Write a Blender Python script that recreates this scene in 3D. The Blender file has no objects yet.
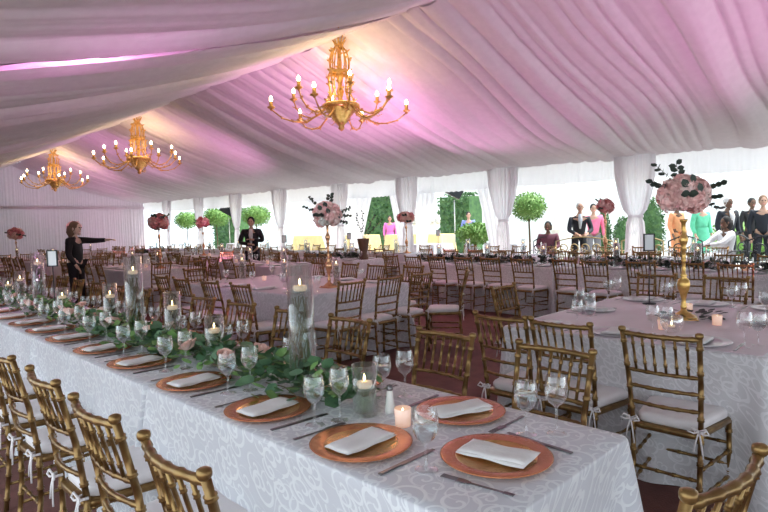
import bpy, bmesh, math, random, bisect
from mathutils import Vector, Matrix, Euler, noise
random.seed(7)
PI = math.pi
C = bpy.context.scene.collection
sc = bpy.context.scene

# ---------------------------------------------------------------- camera
F, H = 570.0, 1.45
PITCH, ROLL = math.atan(30/570.0), math.radians(1.6)
s2 = math.sqrt(.5); cp, sp, cr, sr = math.cos(PITCH), math.sin(PITCH), math.cos(ROLL), math.sin(ROLL)
fw = Vector((s2*cp, s2*cp, -sp)); rt0 = Vector((s2, -s2, 0)); up0 = Vector((s2*sp, s2*sp, cp))
rt = rt0*cr - up0*sr; up = up0*cr + rt0*sr
cam = bpy.data.cameras.new('camera'); co = bpy.data.objects.new('camera', cam); C.objects.link(co)
M3 = Matrix((rt, up, -fw)).transposed()
co.matrix_world = Matrix.Translation((0, 0, H)) @ M3.to_4x4()
cam.sensor_width = 36; cam.lens = 36*F/768; cam.clip_start = .05; cam.clip_end = 200
sc.camera = co

# ---------------------------------------------------------------- materials
def nodes(name):
    m = bpy.data.materials.new(name); m.use_nodes = True
    nt = m.node_tree; return m, nt, nt.nodes['Principled BSDF']
def mat(name, col, rough=.5, metal=0, noise_scale=None, col2=None, bump=0, sheen=0, spec=None, bscale=None, emit=None, es=0):
    m, nt, b = nodes(name)
    b.inputs['Base Color'].default_value = (*col, 1); b.inputs['Roughness'].default_value = rough; b.inputs['Metallic'].default_value = metal
    if spec is not None: b.inputs['Specular IOR Level'].default_value = spec
    if sheen: b.inputs['Sheen Weight'].default_value = sheen
    if emit: b.inputs['Emission Color'].default_value = (*emit, 1); b.inputs['Emission Strength'].default_value = es
    tc = nt.nodes.new('ShaderNodeTexCoord')
    if noise_scale:
        n = nt.nodes.new('ShaderNodeTexNoise'); n.inputs['Scale'].default_value = noise_scale; n.inputs['Detail'].default_value = 4
        nt.links.new(tc.outputs['Object'], n.inputs['Vector'])
        r = nt.nodes.new('ShaderNodeValToRGB'); r.color_ramp.elements[0].position = .35; r.color_ramp.elements[1].position = .65
        r.color_ramp.elements[0].color = (*col, 1); r.color_ramp.elements[1].color = (*(col2 or col), 1)
        nt.links.new(n.outputs['Fac'], r.inputs['Fac']); nt.links.new(r.outputs['Color'], b.inputs['Base Color'])
    if bump:
        n2 = nt.nodes.new('ShaderNodeTexNoise'); n2.inputs['Scale'].default_value = bscale or (noise_scale or 40)*2
        nt.links.new(tc.outputs['Object'], n2.inputs['Vector'])
        bp = nt.nodes.new('ShaderNodeBump'); bp.inputs['Strength'].default_value = bump; bp.inputs['Distance'].default_value = .01
        nt.links.new(n2.outputs['Fac'], bp.inputs['Height']); nt.links.new(bp.outputs['Normal'], b.inputs['Normal'])
    return m
def fabric(name, col, transl=.35, rough=.8, col2=None):
    m = mat(name, col, rough, 0, 9, col2 or tuple(c*.94 for c in col), .15, bscale=300)
    nt = m.node_tree; b = nt.nodes['Principled BSDF']; o = nt.nodes['Material Output']
    t = nt.nodes.new('ShaderNodeBsdfTranslucent'); t.inputs['Color'].default_value = (*col, 1)
    mx = nt.nodes.new('ShaderNodeMixShader'); mx.inputs[0].default_value = transl
    nt.links.new(b.outputs[0], mx.inputs[1]); nt.links.new(t.outputs[0], mx.inputs[2]); nt.links.new(mx.outputs[0], o.inputs['Surface'])
    return m
def glassy(name, tint=(1, 1, 1), refl=.9, base=.06):
    m = bpy.data.materials.new(name); m.use_nodes = True; nt = m.node_tree
    for n in list(nt.nodes):
        if n.type == 'BSDF_PRINCIPLED': nt.nodes.remove(n)
    o = nt.nodes['Material Output']
    t = nt.nodes.new('ShaderNodeBsdfTransparent'); t.inputs['Color'].default_value = (*tint, 1)
    g = nt.nodes.new('ShaderNodeBsdfGlossy'); g.inputs['Roughness'].default_value = .04; g.inputs['Color'].default_value = (1, 1, 1, 1)
    lw = nt.nodes.new('ShaderNodeLayerWeight'); lw.inputs['Blend'].default_value = .35
    mp = nt.nodes.new('ShaderNodeMapRange'); mp.inputs['To Min'].default_value = base; mp.inputs['To Max'].default_value = refl
    mx = nt.nodes.new('ShaderNodeMixShader')
    nt.links.new(lw.outputs['Facing'], mp.inputs['Value']); nt.links.new(mp.outputs[0], mx.inputs[0])
    nt.links.new(t.outputs[0], mx.inputs[1]); nt.links.new(g.outputs[0], mx.inputs[2]); nt.links.new(mx.outputs[0], o.inputs['Surface'])
    return m
def damask(name, a, b_, rough=.45):
    """satin scrollwork on a matte ground: spirals round scattered centres, joined by wandering vines"""
    m, nt, b = nodes(name); N = nt.nodes; K = nt.links
    def math_(op, x, y=None, c=False):
        n = N.new('ShaderNodeMath'); n.operation = op; n.use_clamp = c
        for i_, v in enumerate((x, y)):
            if v is None: continue
            if isinstance(v, (int, float)): n.inputs[i_].default_value = v
            else: K.new(v, n.inputs[i_])
        return n.outputs[0]
    tc = N.new('ShaderNodeTexCoord'); sx = N.new('ShaderNodeSeparateXYZ'); K.new(tc.outputs['Object'], sx.inputs[0])
    cb = N.new('ShaderNodeCombineXYZ'); K.new(math_('SUBTRACT', sx.outputs[0], sx.outputs[2]), cb.inputs[0]); K.new(math_('SUBTRACT', sx.outputs[1], math_('MULTIPLY', sx.outputs[2], .6)), cb.inputs[1])
    def spiral(sc_, tight, off):
        ad = N.new('ShaderNodeVectorMath'); ad.operation = 'ADD'; K.new(cb.outputs[0], ad.inputs[0]); ad.inputs[1].default_value = (off, off*.7, 0)
        v = N.new('ShaderNodeTexVoronoi'); v.voronoi_dimensions = '2D'; v.inputs['Scale'].default_value = sc_; v.inputs['Randomness'].default_value = .8; K.new(ad.outputs[0], v.inputs['Vector'])
        sb = N.new('ShaderNodeVectorMath'); sb.operation = 'SUBTRACT'; K.new(ad.outputs[0], sb.inputs[0]); K.new(v.outputs['Position'], sb.inputs[1])
        q = N.new('ShaderNodeSeparateXYZ'); K.new(sb.outputs[0], q.inputs[0])
        an = math_('ARCTAN2', q.outputs[1], q.outputs[0]); d = v.outputs['Distance']
        w = math_('SINE', math_('ADD', an, math_('MULTIPLY', d, tight)))
        line = math_('MULTIPLY', math_('SUBTRACT', w, .62), 7.0, True)
        return math_('MULTIPLY', line, math_('MULTIPLY', math_('SUBTRACT', .56, d), 12.0, True))
    n = N.new('ShaderNodeTexNoise'); n.noise_dimensions = '2D'; n.inputs['Scale'].default_value = 5; n.inputs['Detail'].default_value = 0; n.inputs['Distortion'].default_value = 1.2; K.new(cb.outputs[0], n.inputs['Vector'])
    vine = math_('SUBTRACT', 1.0, math_('MULTIPLY', math_('ABSOLUTE', math_('SUBTRACT', n.outputs['Fac'], .5)), 55.0), True)
    pat = math_('MAXIMUM', math_('MAXIMUM', spiral(8, 19, 0), spiral(13, -15, 3.3)), vine)
    mx = N.new('ShaderNodeMix'); mx.data_type = 'RGBA'; mx.inputs['A'].default_value = (*a, 1); mx.inputs['B'].default_value = (*b_, 1)
    K.new(pat, mx.inputs['Factor']); K.new(mx.outputs['Result'], b.inputs['Base Color'])
    mr = N.new('ShaderNodeMapRange'); mr.inputs['To Min'].default_value = rough+.15; mr.inputs['To Max'].default_value = rough-.1
    K.new(pat, mr.inputs['Value']); K.new(mr.outputs[0], b.inputs['Roughness']); b.inputs['Sheen Weight'].default_value = .2
    return m
M = {}
M['gold'] = mat('gold_lacquer', (.31, .195, .072), .30, .7, 14, (.17, .092, .034), .1)
M['cushion'] = mat('cushion_fabric', (.80, .76, .77), .8, 0, 12, (.76, .72, .73), .2, .2)
M['damask'] = damask('damask_cloth', (.62, .63, .68), (.78, .80, .83))
M['crush'] = damask('crushed_cloth', (.60, .585, .605), (.73, .715, .74), .4)
M['pinkcloth'] = mat('blush_cloth', (.66, .55, .60), .6, 0, 5, (.70, .60, .65), .3, .2, bscale=25)
M['whitecloth'] = mat('white_cloth', (.8, .8, .84), .7, 0, 5, (.74, .74, .8), .2)
M['yellowcloth'] = mat('yellow_cloth', (.85, .66, .33), .7, 0, 5, (.8, .6, .28), .2)
M['liner'] = fabric('ceiling_liner', (.82, .79, .81), .15)
M['drape'] = fabric('sheer_drape', (.90, .88, .90), .6)
M['walldrape'] = fabric('wall_drape', (.66, .58, .63), .12)
M['copper'] = mat('copper_charger', (.62, .24, .11), .27, .55, 18, (.50, .18, .08), .15, bscale=120)
M['goldleaf'] = mat('charger_well', (.85, .52, .20), .18, .8, 14, (.78, .40, .16), .2, bscale=60)
M['silverrim'] = mat('silver_charger', (.62, .58, .60), .3, .5, 20, (.5, .47, .5))
M['napkin'] = mat('napkin', (.86, .85, .84), .85, 0, 30, (.82, .81, .81), .2)
M['steel'] = mat('cutlery_steel', (.20, .19, .20), .32, .9)
M['glass'] = glassy('clear_glass'); M['cyl'] = glassy('vase_glass', (.97, .985, .98), .7, .02)
M['water'] = glassy('water', (.88, .93, .94), .5, .04); M['greenwater'] = glassy('greenish_water', (.66, .84, .62), .4, .04)
M['wax'] = mat('candle_wax', (.92, .80, .66), .5, emit=(1, .62, .32), es=.25)
M['flame'] = mat('flame', (1, .8, .4), emit=(1, .72, .35), es=14)
M['bulb'] = mat('bulb', (1, .9, .7), emit=(1, .78, .45), es=30)
M['frost'] = mat('frosted_votive', (.9, .74, .66), .4, emit=(1, .5, .28), es=.35)
M['brass'] = mat('polished_brass', (.80, .52, .18), .28, .8, 20, (.60, .36, .10), .2)
M['rosegold'] = mat('rose_gold', (.78, .44, .24), .25, .85)
M['leafa'] = mat('eucalyptus_leaf', (.06, .14, .07), .5, 0, 10, (.13, .25, .13))
M['leafb'] = mat('bright_leaf', (.12, .26, .07), .5, 0, 10, (.22, .38, .12))
M['darkleaf'] = mat('dark_leaf', (.02, .035, .03), .5, 0, 10, (.05, .075, .05))
M['stem'] = mat('plant_stem', (.16, .12, .06), .7)
M['rose'] = mat('pink_rose', (.80, .42, .42), .6, 0, 14, (.88, .58, .54))
M['peach'] = mat('peach_rose', (.86, .52, .44), .6, 0, 14, (.9, .64, .56))
M['blush'] = mat('blush_hydrangea', (1.0, .60, .58), .65, 0, 9, (1.0, .80, .76))
M['redflower'] = mat('red_flower', (.62, .14, .17), .6, 0, 10, (.78, .36, .34))
M['whiteflower'] = mat('white_flower', (.85, .84, .8), .7)
M['pod'] = mat('green_bud', (.28, .5, .14), .5)
M['floor'] = mat('floor_carpet', (.14, .052, .045), .8, 0, 6, (.19, .075, .062), .3, bscale=90)
M['patio'] = mat('patio_stone', (.62, .62, .60), .8, 0, 2, (.7, .69, .66), .1)
M['stone'] = mat('pale_stone', (.68, .66, .62), .8, 0, 3, (.76, .74, .7), .1)
M['stucco'] = mat('white_stucco', (.85, .85, .82), .85, 0, 4, (.8, .8, .78))
M['roofskin'] = mat('tent_vinyl', (.7, .7, .72), .6)
M['hedge'] = mat('hedge_leaf', (.035, .10, .035), .6, 0, 6, (.08, .18, .05))
M['topleaf'] = mat('topiary_leaf', (.10, .24, .04), .6, 0, 8, (.20, .36, .08))
M['bark'] = mat('bark', (.14, .09, .05), .9, 0, 20, (.2, .14, .08))
M['black'] = mat('black_plastic', (.012, .012, .014), .5)
M['iron_w'] = mat('cream_iron', (.42, .33, .16), .5, .3); M['iron_d'] = mat('dark_iron', (.03, .035, .04), .5, .3)
M['card'] = mat('card', (.80, .84, .86), .7)
M['wood'] = mat('dark_wood', (.10, .05, .025), .5, 0, 6, (.15, .08, .04))
M['bloom_mag'] = mat('magenta_cloth', (.85, .18, .55), .7)
M['table'] = mat('table_ply', (.42, .30, .18), .6)
for n, c in dict(skin=(.55, .33, .24), skin2=(.16, .085, .055), pale=(.72, .50, .40), hair_b=(.015, .012, .012), hair_g=(.55, .53, .52), hair_r=(.20, .115, .07),
                 suit=(.012, .015, .025), blackc=(.010, .009, .012), white=(.8, .8, .82), maroon=(.16, .05, .08), green=(.12, .55, .33), orange=(.75, .3, .14),
                 pinkc=(.85, .2, .35), blue=(.2, .25, .6), grey=(.2, .2, .22), tie=(.62, .70, .80)).items():
    M[n] = mat(n + '_material', c, .75, 0, 12, tuple(v*.85 for v in c))

# ---------------------------------------------------------------- mesh helpers
class MB:
    def __init__(s): s.v = []; s.f = []; s.m = []; s.sm = []; s.mi = 0; s.T = None
    def vert(s, p):
        p = Vector(p); s.v.append(tuple(s.T @ p) if s.T else tuple(p)); return len(s.v)-1
    def face(s, idx, smooth=True): s.f.append(tuple(idx)); s.m.append(s.mi); s.sm.append(smooth)
    def box(s, c, d, rz=0, bev=0):
        cx, cy, cz = c; dx, dy, dz = d[0]/2, d[1]/2, d[2]/2
        R = Matrix.Rotation(rz, 3, 'Z') if rz else None
        b = min(bev, dx*.9, dy*.9, dz*.9)
        def P(x, y, z):
            q = Vector((x, y, z)); q = R @ q if R else q
            return s.vert((q.x+cx, q.y+cy, q.z+cz))
        if b <= 0:
            i = [P(x, y, z) for z in (-dz, dz) for x, y in ((-dx, -dy), (dx, -dy), (dx, dy), (-dx, dy))]
            for q in ((3, 2, 1, 0), (4, 5, 6, 7), (0, 1, 5, 4), (1, 2, 6, 5), (2, 3, 7, 6), (3, 0, 4, 7)): s.face([i[k] for k in q], False)
        else:
            rings = []
            for z, ins in ((-dz, b), (-dz+b, 0), (dz-b, 0), (dz, b)):
                x, y = dx-ins, dy-ins
                pts = [(-x+b*(ins == 0), -y), (x-b*(ins == 0), -y), (x, -y+b*(ins == 0)), (x, y-b*(ins == 0)), (x-b*(ins == 0), y), (-x+b*(ins == 0), y), (-x, y-b*(ins == 0)), (-x, -y+b*(ins == 0))] if True else 0
                rings.append([P(a, c2, z) for a, c2 in pts])
            for a, c2 in zip(rings, rings[1:]):
                for k in range(8): s.face((a[k], a[(k+1) % 8], c2[(k+1) % 8], c2[k]))
            s.face(rings[0][::-1], False); s.face(rings[-1], False)
    def tube(s, pts, r, n=8, cap=True):
        pts = [Vector(p) for p in pts]; rr = r if isinstance(r, (list, tuple)) else [r]*len(pts)
        prev = None; rings = []
        for i, p in enumerate(pts):
            t = (pts[min(i+1, len(pts)-1)] - pts[max(i-1, 0)])
            if t.length < 1e-9: t = Vector((0, 0, 1))
            t.normalize()
            if prev is None:
                a = Vector((0, 0, 1)) if abs(t.z) < .9 else Vector((1, 0, 0))
                u = t.cross(a).normalized()
            else: u = (prev - t*prev.dot(t)).normalized()
            w = t.cross(u); prev = u
            rings.append([s.vert(p + (u*math.cos(2*PI*k/n) + w*math.sin(2*PI*k/n))*rr[i]) for k in range(n)])
        for a, b in zip(rings, rings[1:]):
            for k in range(n): s.face((a[k], a[(k+1) % n], b[(k+1) % n], b[k]))
        if cap: s.face(rings[0][::-1]); s.face(rings[-1])
    def lathe(s, prof, n=24, c=(0, 0, 0), closed=False):
        rings = []
        for r, z in prof:
            if r < 1e-6: rings.append([s.vert((c[0], c[1], c[2]+z))])
            else: rings.append([s.vert((c[0]+r*math.cos(2*PI*k/n), c[1]+r*math.sin(2*PI*k/n), c[2]+z)) for k in range(n)])
        for a, b in zip(rings, rings[1:]):
            for k in range(n):
                k2 = (k+1) % n
                if len(a) == 1 and len(b) == 1: continue
                if len(a) == 1: s.face((a[0], b[k2], b[k]))
                elif len(b) == 1: s.face((a[k], a[k2], b[0]))
                else: s.face((a[k], a[k2], b[k2], b[k]))
    def ball(s, c, r, n=10, m=6, squash=(1, 1, 1)):
        pr = [(r*math.sin(PI*i/m), -r*math.cos(PI*i/m)) for i in range(m+1)]
        T = s.T; L = Matrix.Translation(c) @ Matrix.Diagonal((*squash, 1)); s.T = (T @ L) if T else L
        pr[0] = (0, -r); pr[-1] = (0, r); s.lathe(pr, n); s.T = T
    def leaf(s, p, d, nrm, L, W, fold=.15):
        d = Vector(d).normalized(); nrm = Vector(nrm); nrm = (nrm - d*nrm.dot(d)); nrm = nrm.normalized() if nrm.length > 1e-5 else Vector((0, 0, 1))
        w = d.cross(nrm); p = Vector(p)
        a = s.vert(p); m1 = s.vert(p + d*L*.5 - nrm*L*fold*.4); b = s.vert(p + d*L)
        l1 = s.vert(p + d*L*.3 + w*W*.42); l2 = s.vert(p + d*L*.68 + w*W*.42); r1 = s.vert(p + d*L*.3 - w*W*.42); r2 = s.vert(p + d*L*.68 - w*W*.42)
        s.face((a, m1, l1)); s.face((l1, m1, l2)); s.face((l2, m1, b)); s.face((a, r1, m1)); s.face((r1, r2, m1)); s.face((r2, b, m1))
    def mesh(s, name, mats):
        me = bpy.data.meshes.new(name); me.from_pydata(s.v, [], s.f)
        for m in (mats if isinstance(mats, (list, tuple)) else [mats]): me.materials.append(M[m] if isinstance(m, str) else m)
        me.polygons.foreach_set('material_index', s.m); me.polygons.foreach_set('use_smooth', s.sm); me.update(); return me
def obj(name, mb, mats, parent=None):
    me = mb if isinstance(mb, bpy.types.Mesh) else mb.mesh(name, mats)
    o = bpy.data.objects.new(name, me); C.objects.link(o)
    if parent: o.parent = parent
    return o
def tag(o, label=None, cat=None, group=None, kind=None):
    if label: o['label'] = label
    if cat: o['category'] = cat
    if group: o['group'] = group
    if kind: o['kind'] = kind
    return o
def empty(name, loc=(0, 0, 0), rz=0):
    o = bpy.data.objects.new(name, None); C.objects.link(o); o.location = loc; o.rotation_euler = (0, 0, rz); o.empty_display_size = .1; return o
KIDS = {}
def copy_tree(o, parent=None):
    c = o.copy(); C.objects.link(c)
    if parent: c.parent = parent
    for ch in list(o.children): copy_tree(ch, c)
    return c
class Proto:
    """first use moves the original, later uses copy it with its parts"""
    def __init__(s, root): s.root = root; s.used = False
    def put(s, loc, rz=0, label=None, cat=None, group=None, scale=None, tilt=None):
        o = copy_tree(s.root) if s.used else s.root
        s.used = True
        o.location = loc; o.rotation_euler = (0, 0, rz) if not tilt else (tilt[0], tilt[1], rz)
        if scale: o.scale = (scale,)*3 if not isinstance(scale, tuple) else scale
        tag(o, label, cat, group); return o
    def drop(s):
        if not s.used:
            for ch in list(s.root.children_recursive): bpy.data.objects.remove(ch)
            bpy.data.objects.remove(s.root)
def struct(name, mb, mats): return tag(obj(name, mb, mats), kind='structure')
ORD = ['first', 'second', 'third', 'fourth', 'fifth', 'sixth', 'seventh', 'eighth', 'ninth', 'tenth', 'eleventh', 'twelfth', 'thirteenth', 'fourteenth', 'fifteenth', 'sixteenth', 'seventeenth', 'eighteenth', 'nineteenth', 'twentieth', 'twenty-first', 'twenty-second']

# ---------------------------------------------------------------- setting: floor, patio, tent
XE, XR, XL, YN, YF = 11.5, 6.0, -.6, -5.0, 28.0
def ze(y): return 2.63 + .0095*max(y, 0)
ZR = 4.45
b = MB(); b.box(((XE+XL)/2-1, (YN+YF)/2, -.05), (XE-XL+3, YF-YN+2, .1)); struct('floor', b, 'floor')
b = MB(); b.box((XE+.6+15, 14, .02), (30, 70, .2)); b.box((-12, 12, -.06), (19, 70, .1)); struct('floor_patio', b, 'patio')

def pleats(lo, hi, wmin, wmax, seed, amin=.5, amax=1.):
    rnd = random.Random(seed); out = []; y = lo
    while y < hi:
        w = rnd.uniform(wmin, wmax) if rnd.random() < .7 else rnd.uniform(wmin, wmin*1.6)
        out.append((y, y+w, rnd.uniform(amin, amax))); y += w
    return out
def pleat_samples(cells, k=5):
    s_ = []
    for a, c, amp in cells:
        for i in range(k):
            u = i/k; s_.append((a+(c-a)*u, amp*math.sin(PI*u)**.8*min(1, (c-a)/.25)))
    return s_
def slope(side, y0, y1, seed, lift=0, gap=0):
    """liner panel: fabric running from eave to ridge, gathered in folds across it"""
    b = MB(); big = pleats(y0-1, y1+1, .15, .60, seed, .3, 1.); fine = pleats(y0-1, y1+1, .05, .15, seed+50, .1, 1.)
    def prof(y, cells, k, pw):
        i = bisect.bisect_right(k, y)-1; a, c, amp = cells[i]; u = (y-a)/(c-a); u = u**(.75 if i % 2 else 1.3)
        return amp*max(0, math.sin(PI*u))**pw*min(1.2, (c-a)/.4)
    kb, kf = [q[0] for q in big], [q[0] for q in fine]; n_ = int((y1-y0)/.022); S = [(y0+(y1-y0)*i/n_, 0) for i in range(n_+1)]
    NX = 22; rows = []
    for y, a in S:
        r = []
        for i in range(NX+1):
            u = i/NX
            if side > 0: x = XR + (XE-XR)*u; z0 = ZR + (ze(y)-ZR)*u; sag = .17 if True else 0
            else: x = XR + (XL-XR)*u; z0 = ZR + (2.5-ZR)*u; sag = .10
            z = z0 - 4*sag*u*(1-u) + lift
            env = .35 + .65*math.sin(PI*min(1, u*1.05))**.7
            # folds wander a little along their run, so bands of cloth widen and narrow
            yy = y + .05*math.sin(u*5+seed+y*1.3)*math.sin(PI*u) - (u*(1-u)*.5*side)
            wv = noise.noise(Vector((y*1.1, u*1.5, seed)))*.06
            ys = y + .22*noise.noise(Vector((y*.5, u*2.2, seed+9))) ; ys = min(max(ys, y0-.9), y1+.9)
            z -= (prof(ys, big, kb, .6)*.17 + prof(ys+.06*noise.noise(Vector((y, u*3, 2))), fine, kf, .7)*.075 + wv)*env
            r.append(b.vert((x, yy, z)))
        rows.append(r)
    for p, q in zip(rows, rows[1:]):
        for i in range(NX): b.face((p[i], q[i], q[i+1], p[i+1]) if side < 0 else (p[i], p[i+1], q[i+1], q[i]))
    return b
struct('ceiling', slope(1, YN, YF+.3, 3), 'liner').name = 'ceiling_right'
lb = slope(-1, YN, 5.62, 5); struct('ceiling_left_near', lb, 'liner')
struct('ceiling_left_far', slope(-1, 5.78, YF+.3, 8), 'liner')
# outer vinyl skin of the tent above the liner, with thickness
b = MB()
for sgn in (0, 1):
    xe = XE+.35 if sgn else XL-.3; zz = 2.86 if sgn else 2.75
    for k in (0, .06):
        pass
    pts = [(XR, ZR+.4), (xe, zz), (xe, zz+.06), (XR, ZR+.46)]
    i = [b.vert((x, y, z)) for y in (YN-.3, YF+.6) for x, z in pts]
    for q in ((0, 1, 5, 4), (1, 2, 6, 5), (2, 3, 7, 6), (3, 2, 1, 0), (4, 5, 6, 7)): b.face([i[k] for k in q], False)
struct('ceiling_outer_skin', b, 'roofskin')
b = MB(); b.box((XL-.32, (YN+YF)/2, 2.62), (.04, YF-YN+1, .5)); b.box(((XL+XE)/2, YN-.32, 3.4), (XE-XL+1, .04, 2.4)); struct('trim_sky_block', b, 'roofskin')  # unseen boards, added to keep white sky out of the liner gap
# ridge seam: narrow gathered band closing the two slopes
b = MB(); b.tube([(XR, y, ZR-.005) for y in [YN + k*(YF-YN)/60 for k in range(61)]], .035, 8); struct('trim_ridge', b, 'liner')
# far wall: pleated drape with swagged header
def pleated_wall(p0, p1, z0, z1, seed, wmin=.06, wmax=.16, amp=.05, zf=None, rows=6, flare=0):
    b = MB(); p0, p1 = Vector(p0), Vector(p1); L = (p1-p0).length; d = (p1-p0)/L; n = Vector((-d.y, d.x, 0))
    S = [q for q in pleat_samples(pleats(0, L, wmin, wmax, seed), 4) if q[0] <= L] + [(L, 0)]; R = []
    for s_, a in S:
        top = zf(s_) if zf else z1; r = []
        for j in range(rows+1):
            t = j/rows; p = p0 + d*s_ + n*(a*amp*(1+flare*(1-t)))
            r.append(b.vert((p.x, p.y, z0 + (top-z0)*t)))
        R.append(r)
    for p, q in zip(R, R[1:]):
        for j in range(rows): b.face((p[j], q[j], q[j+1], p[j+1]))
    return b
def gable(s_):
    x = XE - s_
    return (ZR + (ze(YF)-ZR)*(x-XR)/(XE-XR) if x > XR else ZR + (2.5-ZR)*(XR-x)/(XR-XL)) + .1
struct('wall_far', pleated_wall((XE, YF, 0), (XL, YF, 0), 0, 2.7, 11, zf=gable), 'walldrape')
struct('wall_light_block', pleated_wall((XL, YF, 0), (XL, 6.5, 0), 0, 2.6, 15), 'walldrape')  # unseen wall, added to cut sky fill and darken the far hall
b = pleated_wall((XE, YF-.12, 0), (XL, YF-.12, 0), 2.58, 2.72, 12, .05, .12, .05, rows=2); struct('trim_far_header', b, 'walldrape')
# window-side valance, one swag per bay
cols = [-1.7, 1.35, 4.4, 7.42, 10.42, 13.2, 16.35, 19.2, 22.1, 25.1, 27.9]
def val(y0, y1, seed):
    b = MB(); S = [q for q in pleat_samples(pleats(y0, y1, .05, .14, seed), 4) if q[0] <= y1] + [(y1, 0)]; R = []
    for y, a in S:
        r = []; sagz = 2.24 - .03*math.sin(PI*(y-y0)/(y1-y0)) + .008*math.sin(y*40) + .006*max(y, 0)
        for j in range(5):
            t = j/4; r.append(b.vert((XE-.03 - a*.05*(1-.3*t), y, sagz + (ze(y)+.02-sagz)*t)))
        R.append(r)
    for p, q in zip(R, R[1:]):
        for j in range(4): b.face((p[j], p[j+1], q[j+1], q[j]))
    return b
VN = ['nearest the camera on the right', 'over the wrought-iron benches', 'over the opening with the fountain', 'over the opening with white flowers', 'over the opening with magenta', 'right of the dark waiter', 'over the waiter', 'over the wide topiary ball', 'over the second topiary ball', 'over the farthest topiary ball', 'in the far corner']
for k, (a, c) in enumerate(zip([YN]+cols, cols)):
    if c < 1: continue
    o = obj('valance', val(a, c, 20+k), 'drape'); tag(o, 'gathered white sheer valance ' + VN[min(k-1, 10)], 'valance', 'valances along the window side')
def tied(yc, seed, wt=.36, wm=.14, wb=.20, zt=1.5, top=None):
    b = MB(); rnd = random.Random(seed); n = 72; top = top or ze(yc); Z = [0, .3, .7, 1.1, zt-.12, zt-.03, zt+.03, zt+.12, 1.75, 1.95, 2.15, 2.35, top]
    ph = [rnd.uniform(0, 6) for _ in range(3)]; rings = []
    for z in Z:
        if z < zt: t = z/zt; w = wb + (wm-wb)*t**1.6
        else: t = (z-zt)/(top-zt); w = wm + (wt-wm)*math.sin(t*PI/2)**.8
        if abs(z-zt) < .04: w *= .8
        r = []
        for k in range(n):
            a = PI/2 + PI*k/(n-1); m = 1 + .16*math.sin(a*19+ph[0]) + .09*math.sin(a*17+ph[1]+z)
            r.append(b.vert((XE-.12 + math.cos(a)*w*.38*m, yc + math.sin(a)*w*m, z + .005)))
        rings.append(r)
    for p, q in zip(rings, rings[1:]):
        for k in range(n-1): b.face((p[k], p[(k+1) % n], q[(k+1) % n], q[k]))
    o = obj('window_drape', b, 'drape')
    s_ = MB(); s_.lathe([(1.0, -.035), (1.12, 0), (1.0, .035)], 40); s_.v = [(XE-.12 + v[0]*wm*.40, yc + v[1]*wm*1.0, v[2]+zt) for v in s_.v]
    obj('tieback', s_, 'drape', o)
    return o
CN = ['at the right edge of the picture', 'between the benches and the seated guests', 'left of the round clipped topiary', 'right of the white flower bar', 'left of the magenta opening', 'left of the pale pink bouquet', 'beside the standing waiter', 'right of the second topiary ball', 'left of the second topiary ball', 'nearest the far corner']
for k, y in enumerate(cols[2:-1] ): tag(tied(y, 40+k), 'white drape tied in at the waist, ' + CN[k+1] if k+1 < len(CN) else '', 'curtain', 'tied drapes along the window side')
tag(tied(cols[1], 39), 'white drape tied in at the waist, ' + CN[0], 'curtain', 'tied drapes along the window side')
# sheer swags drawn partly over openings
def swag(y0, y1, side, label):
    b = MB(); NY, NZ = 30, 10; R = []
    for i in range(NY+1):
        u = i/NY; r = []
        for j in range(NZ+1):
            t = j/NZ; z = .02 + 2.3*t
            w = (y1-y0)*(.35 + .65*t**1.4)
            y = (y0 + w*u) if side > 0 else (y1 - w*u)
            r.append(b.vert((XE+.05 + .035*math.sin(u*26)*(.4+.6*t), y, z)))
        R.append(r)
    for p, q in zip(R, R[1:]):
        for j in range(NZ): b.face((p[j], q[j], q[j+1], p[j+1]))
    tag(obj('sheer_curtain', b, 'drape'), label, 'curtain', 'sheers drawn to the side')
swag(10.6, 11.3, 1, 'bright sheer curtain drawn aside left of the peach table flowers')
swag(9.6, 10.3, -1, 'bright sheer curtain drawn aside right of the peach table flowers')
swag(7.55, 8.3, 1, 'sheer curtain hanging right of the flower bar')
swag(13.4, 15.0, 1, 'wide sheer curtain closing the bay left of the pale pink bouquet')
swag(12.0, 13.0, -1, 'sheer curtain right of the pale pink bouquet')

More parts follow.
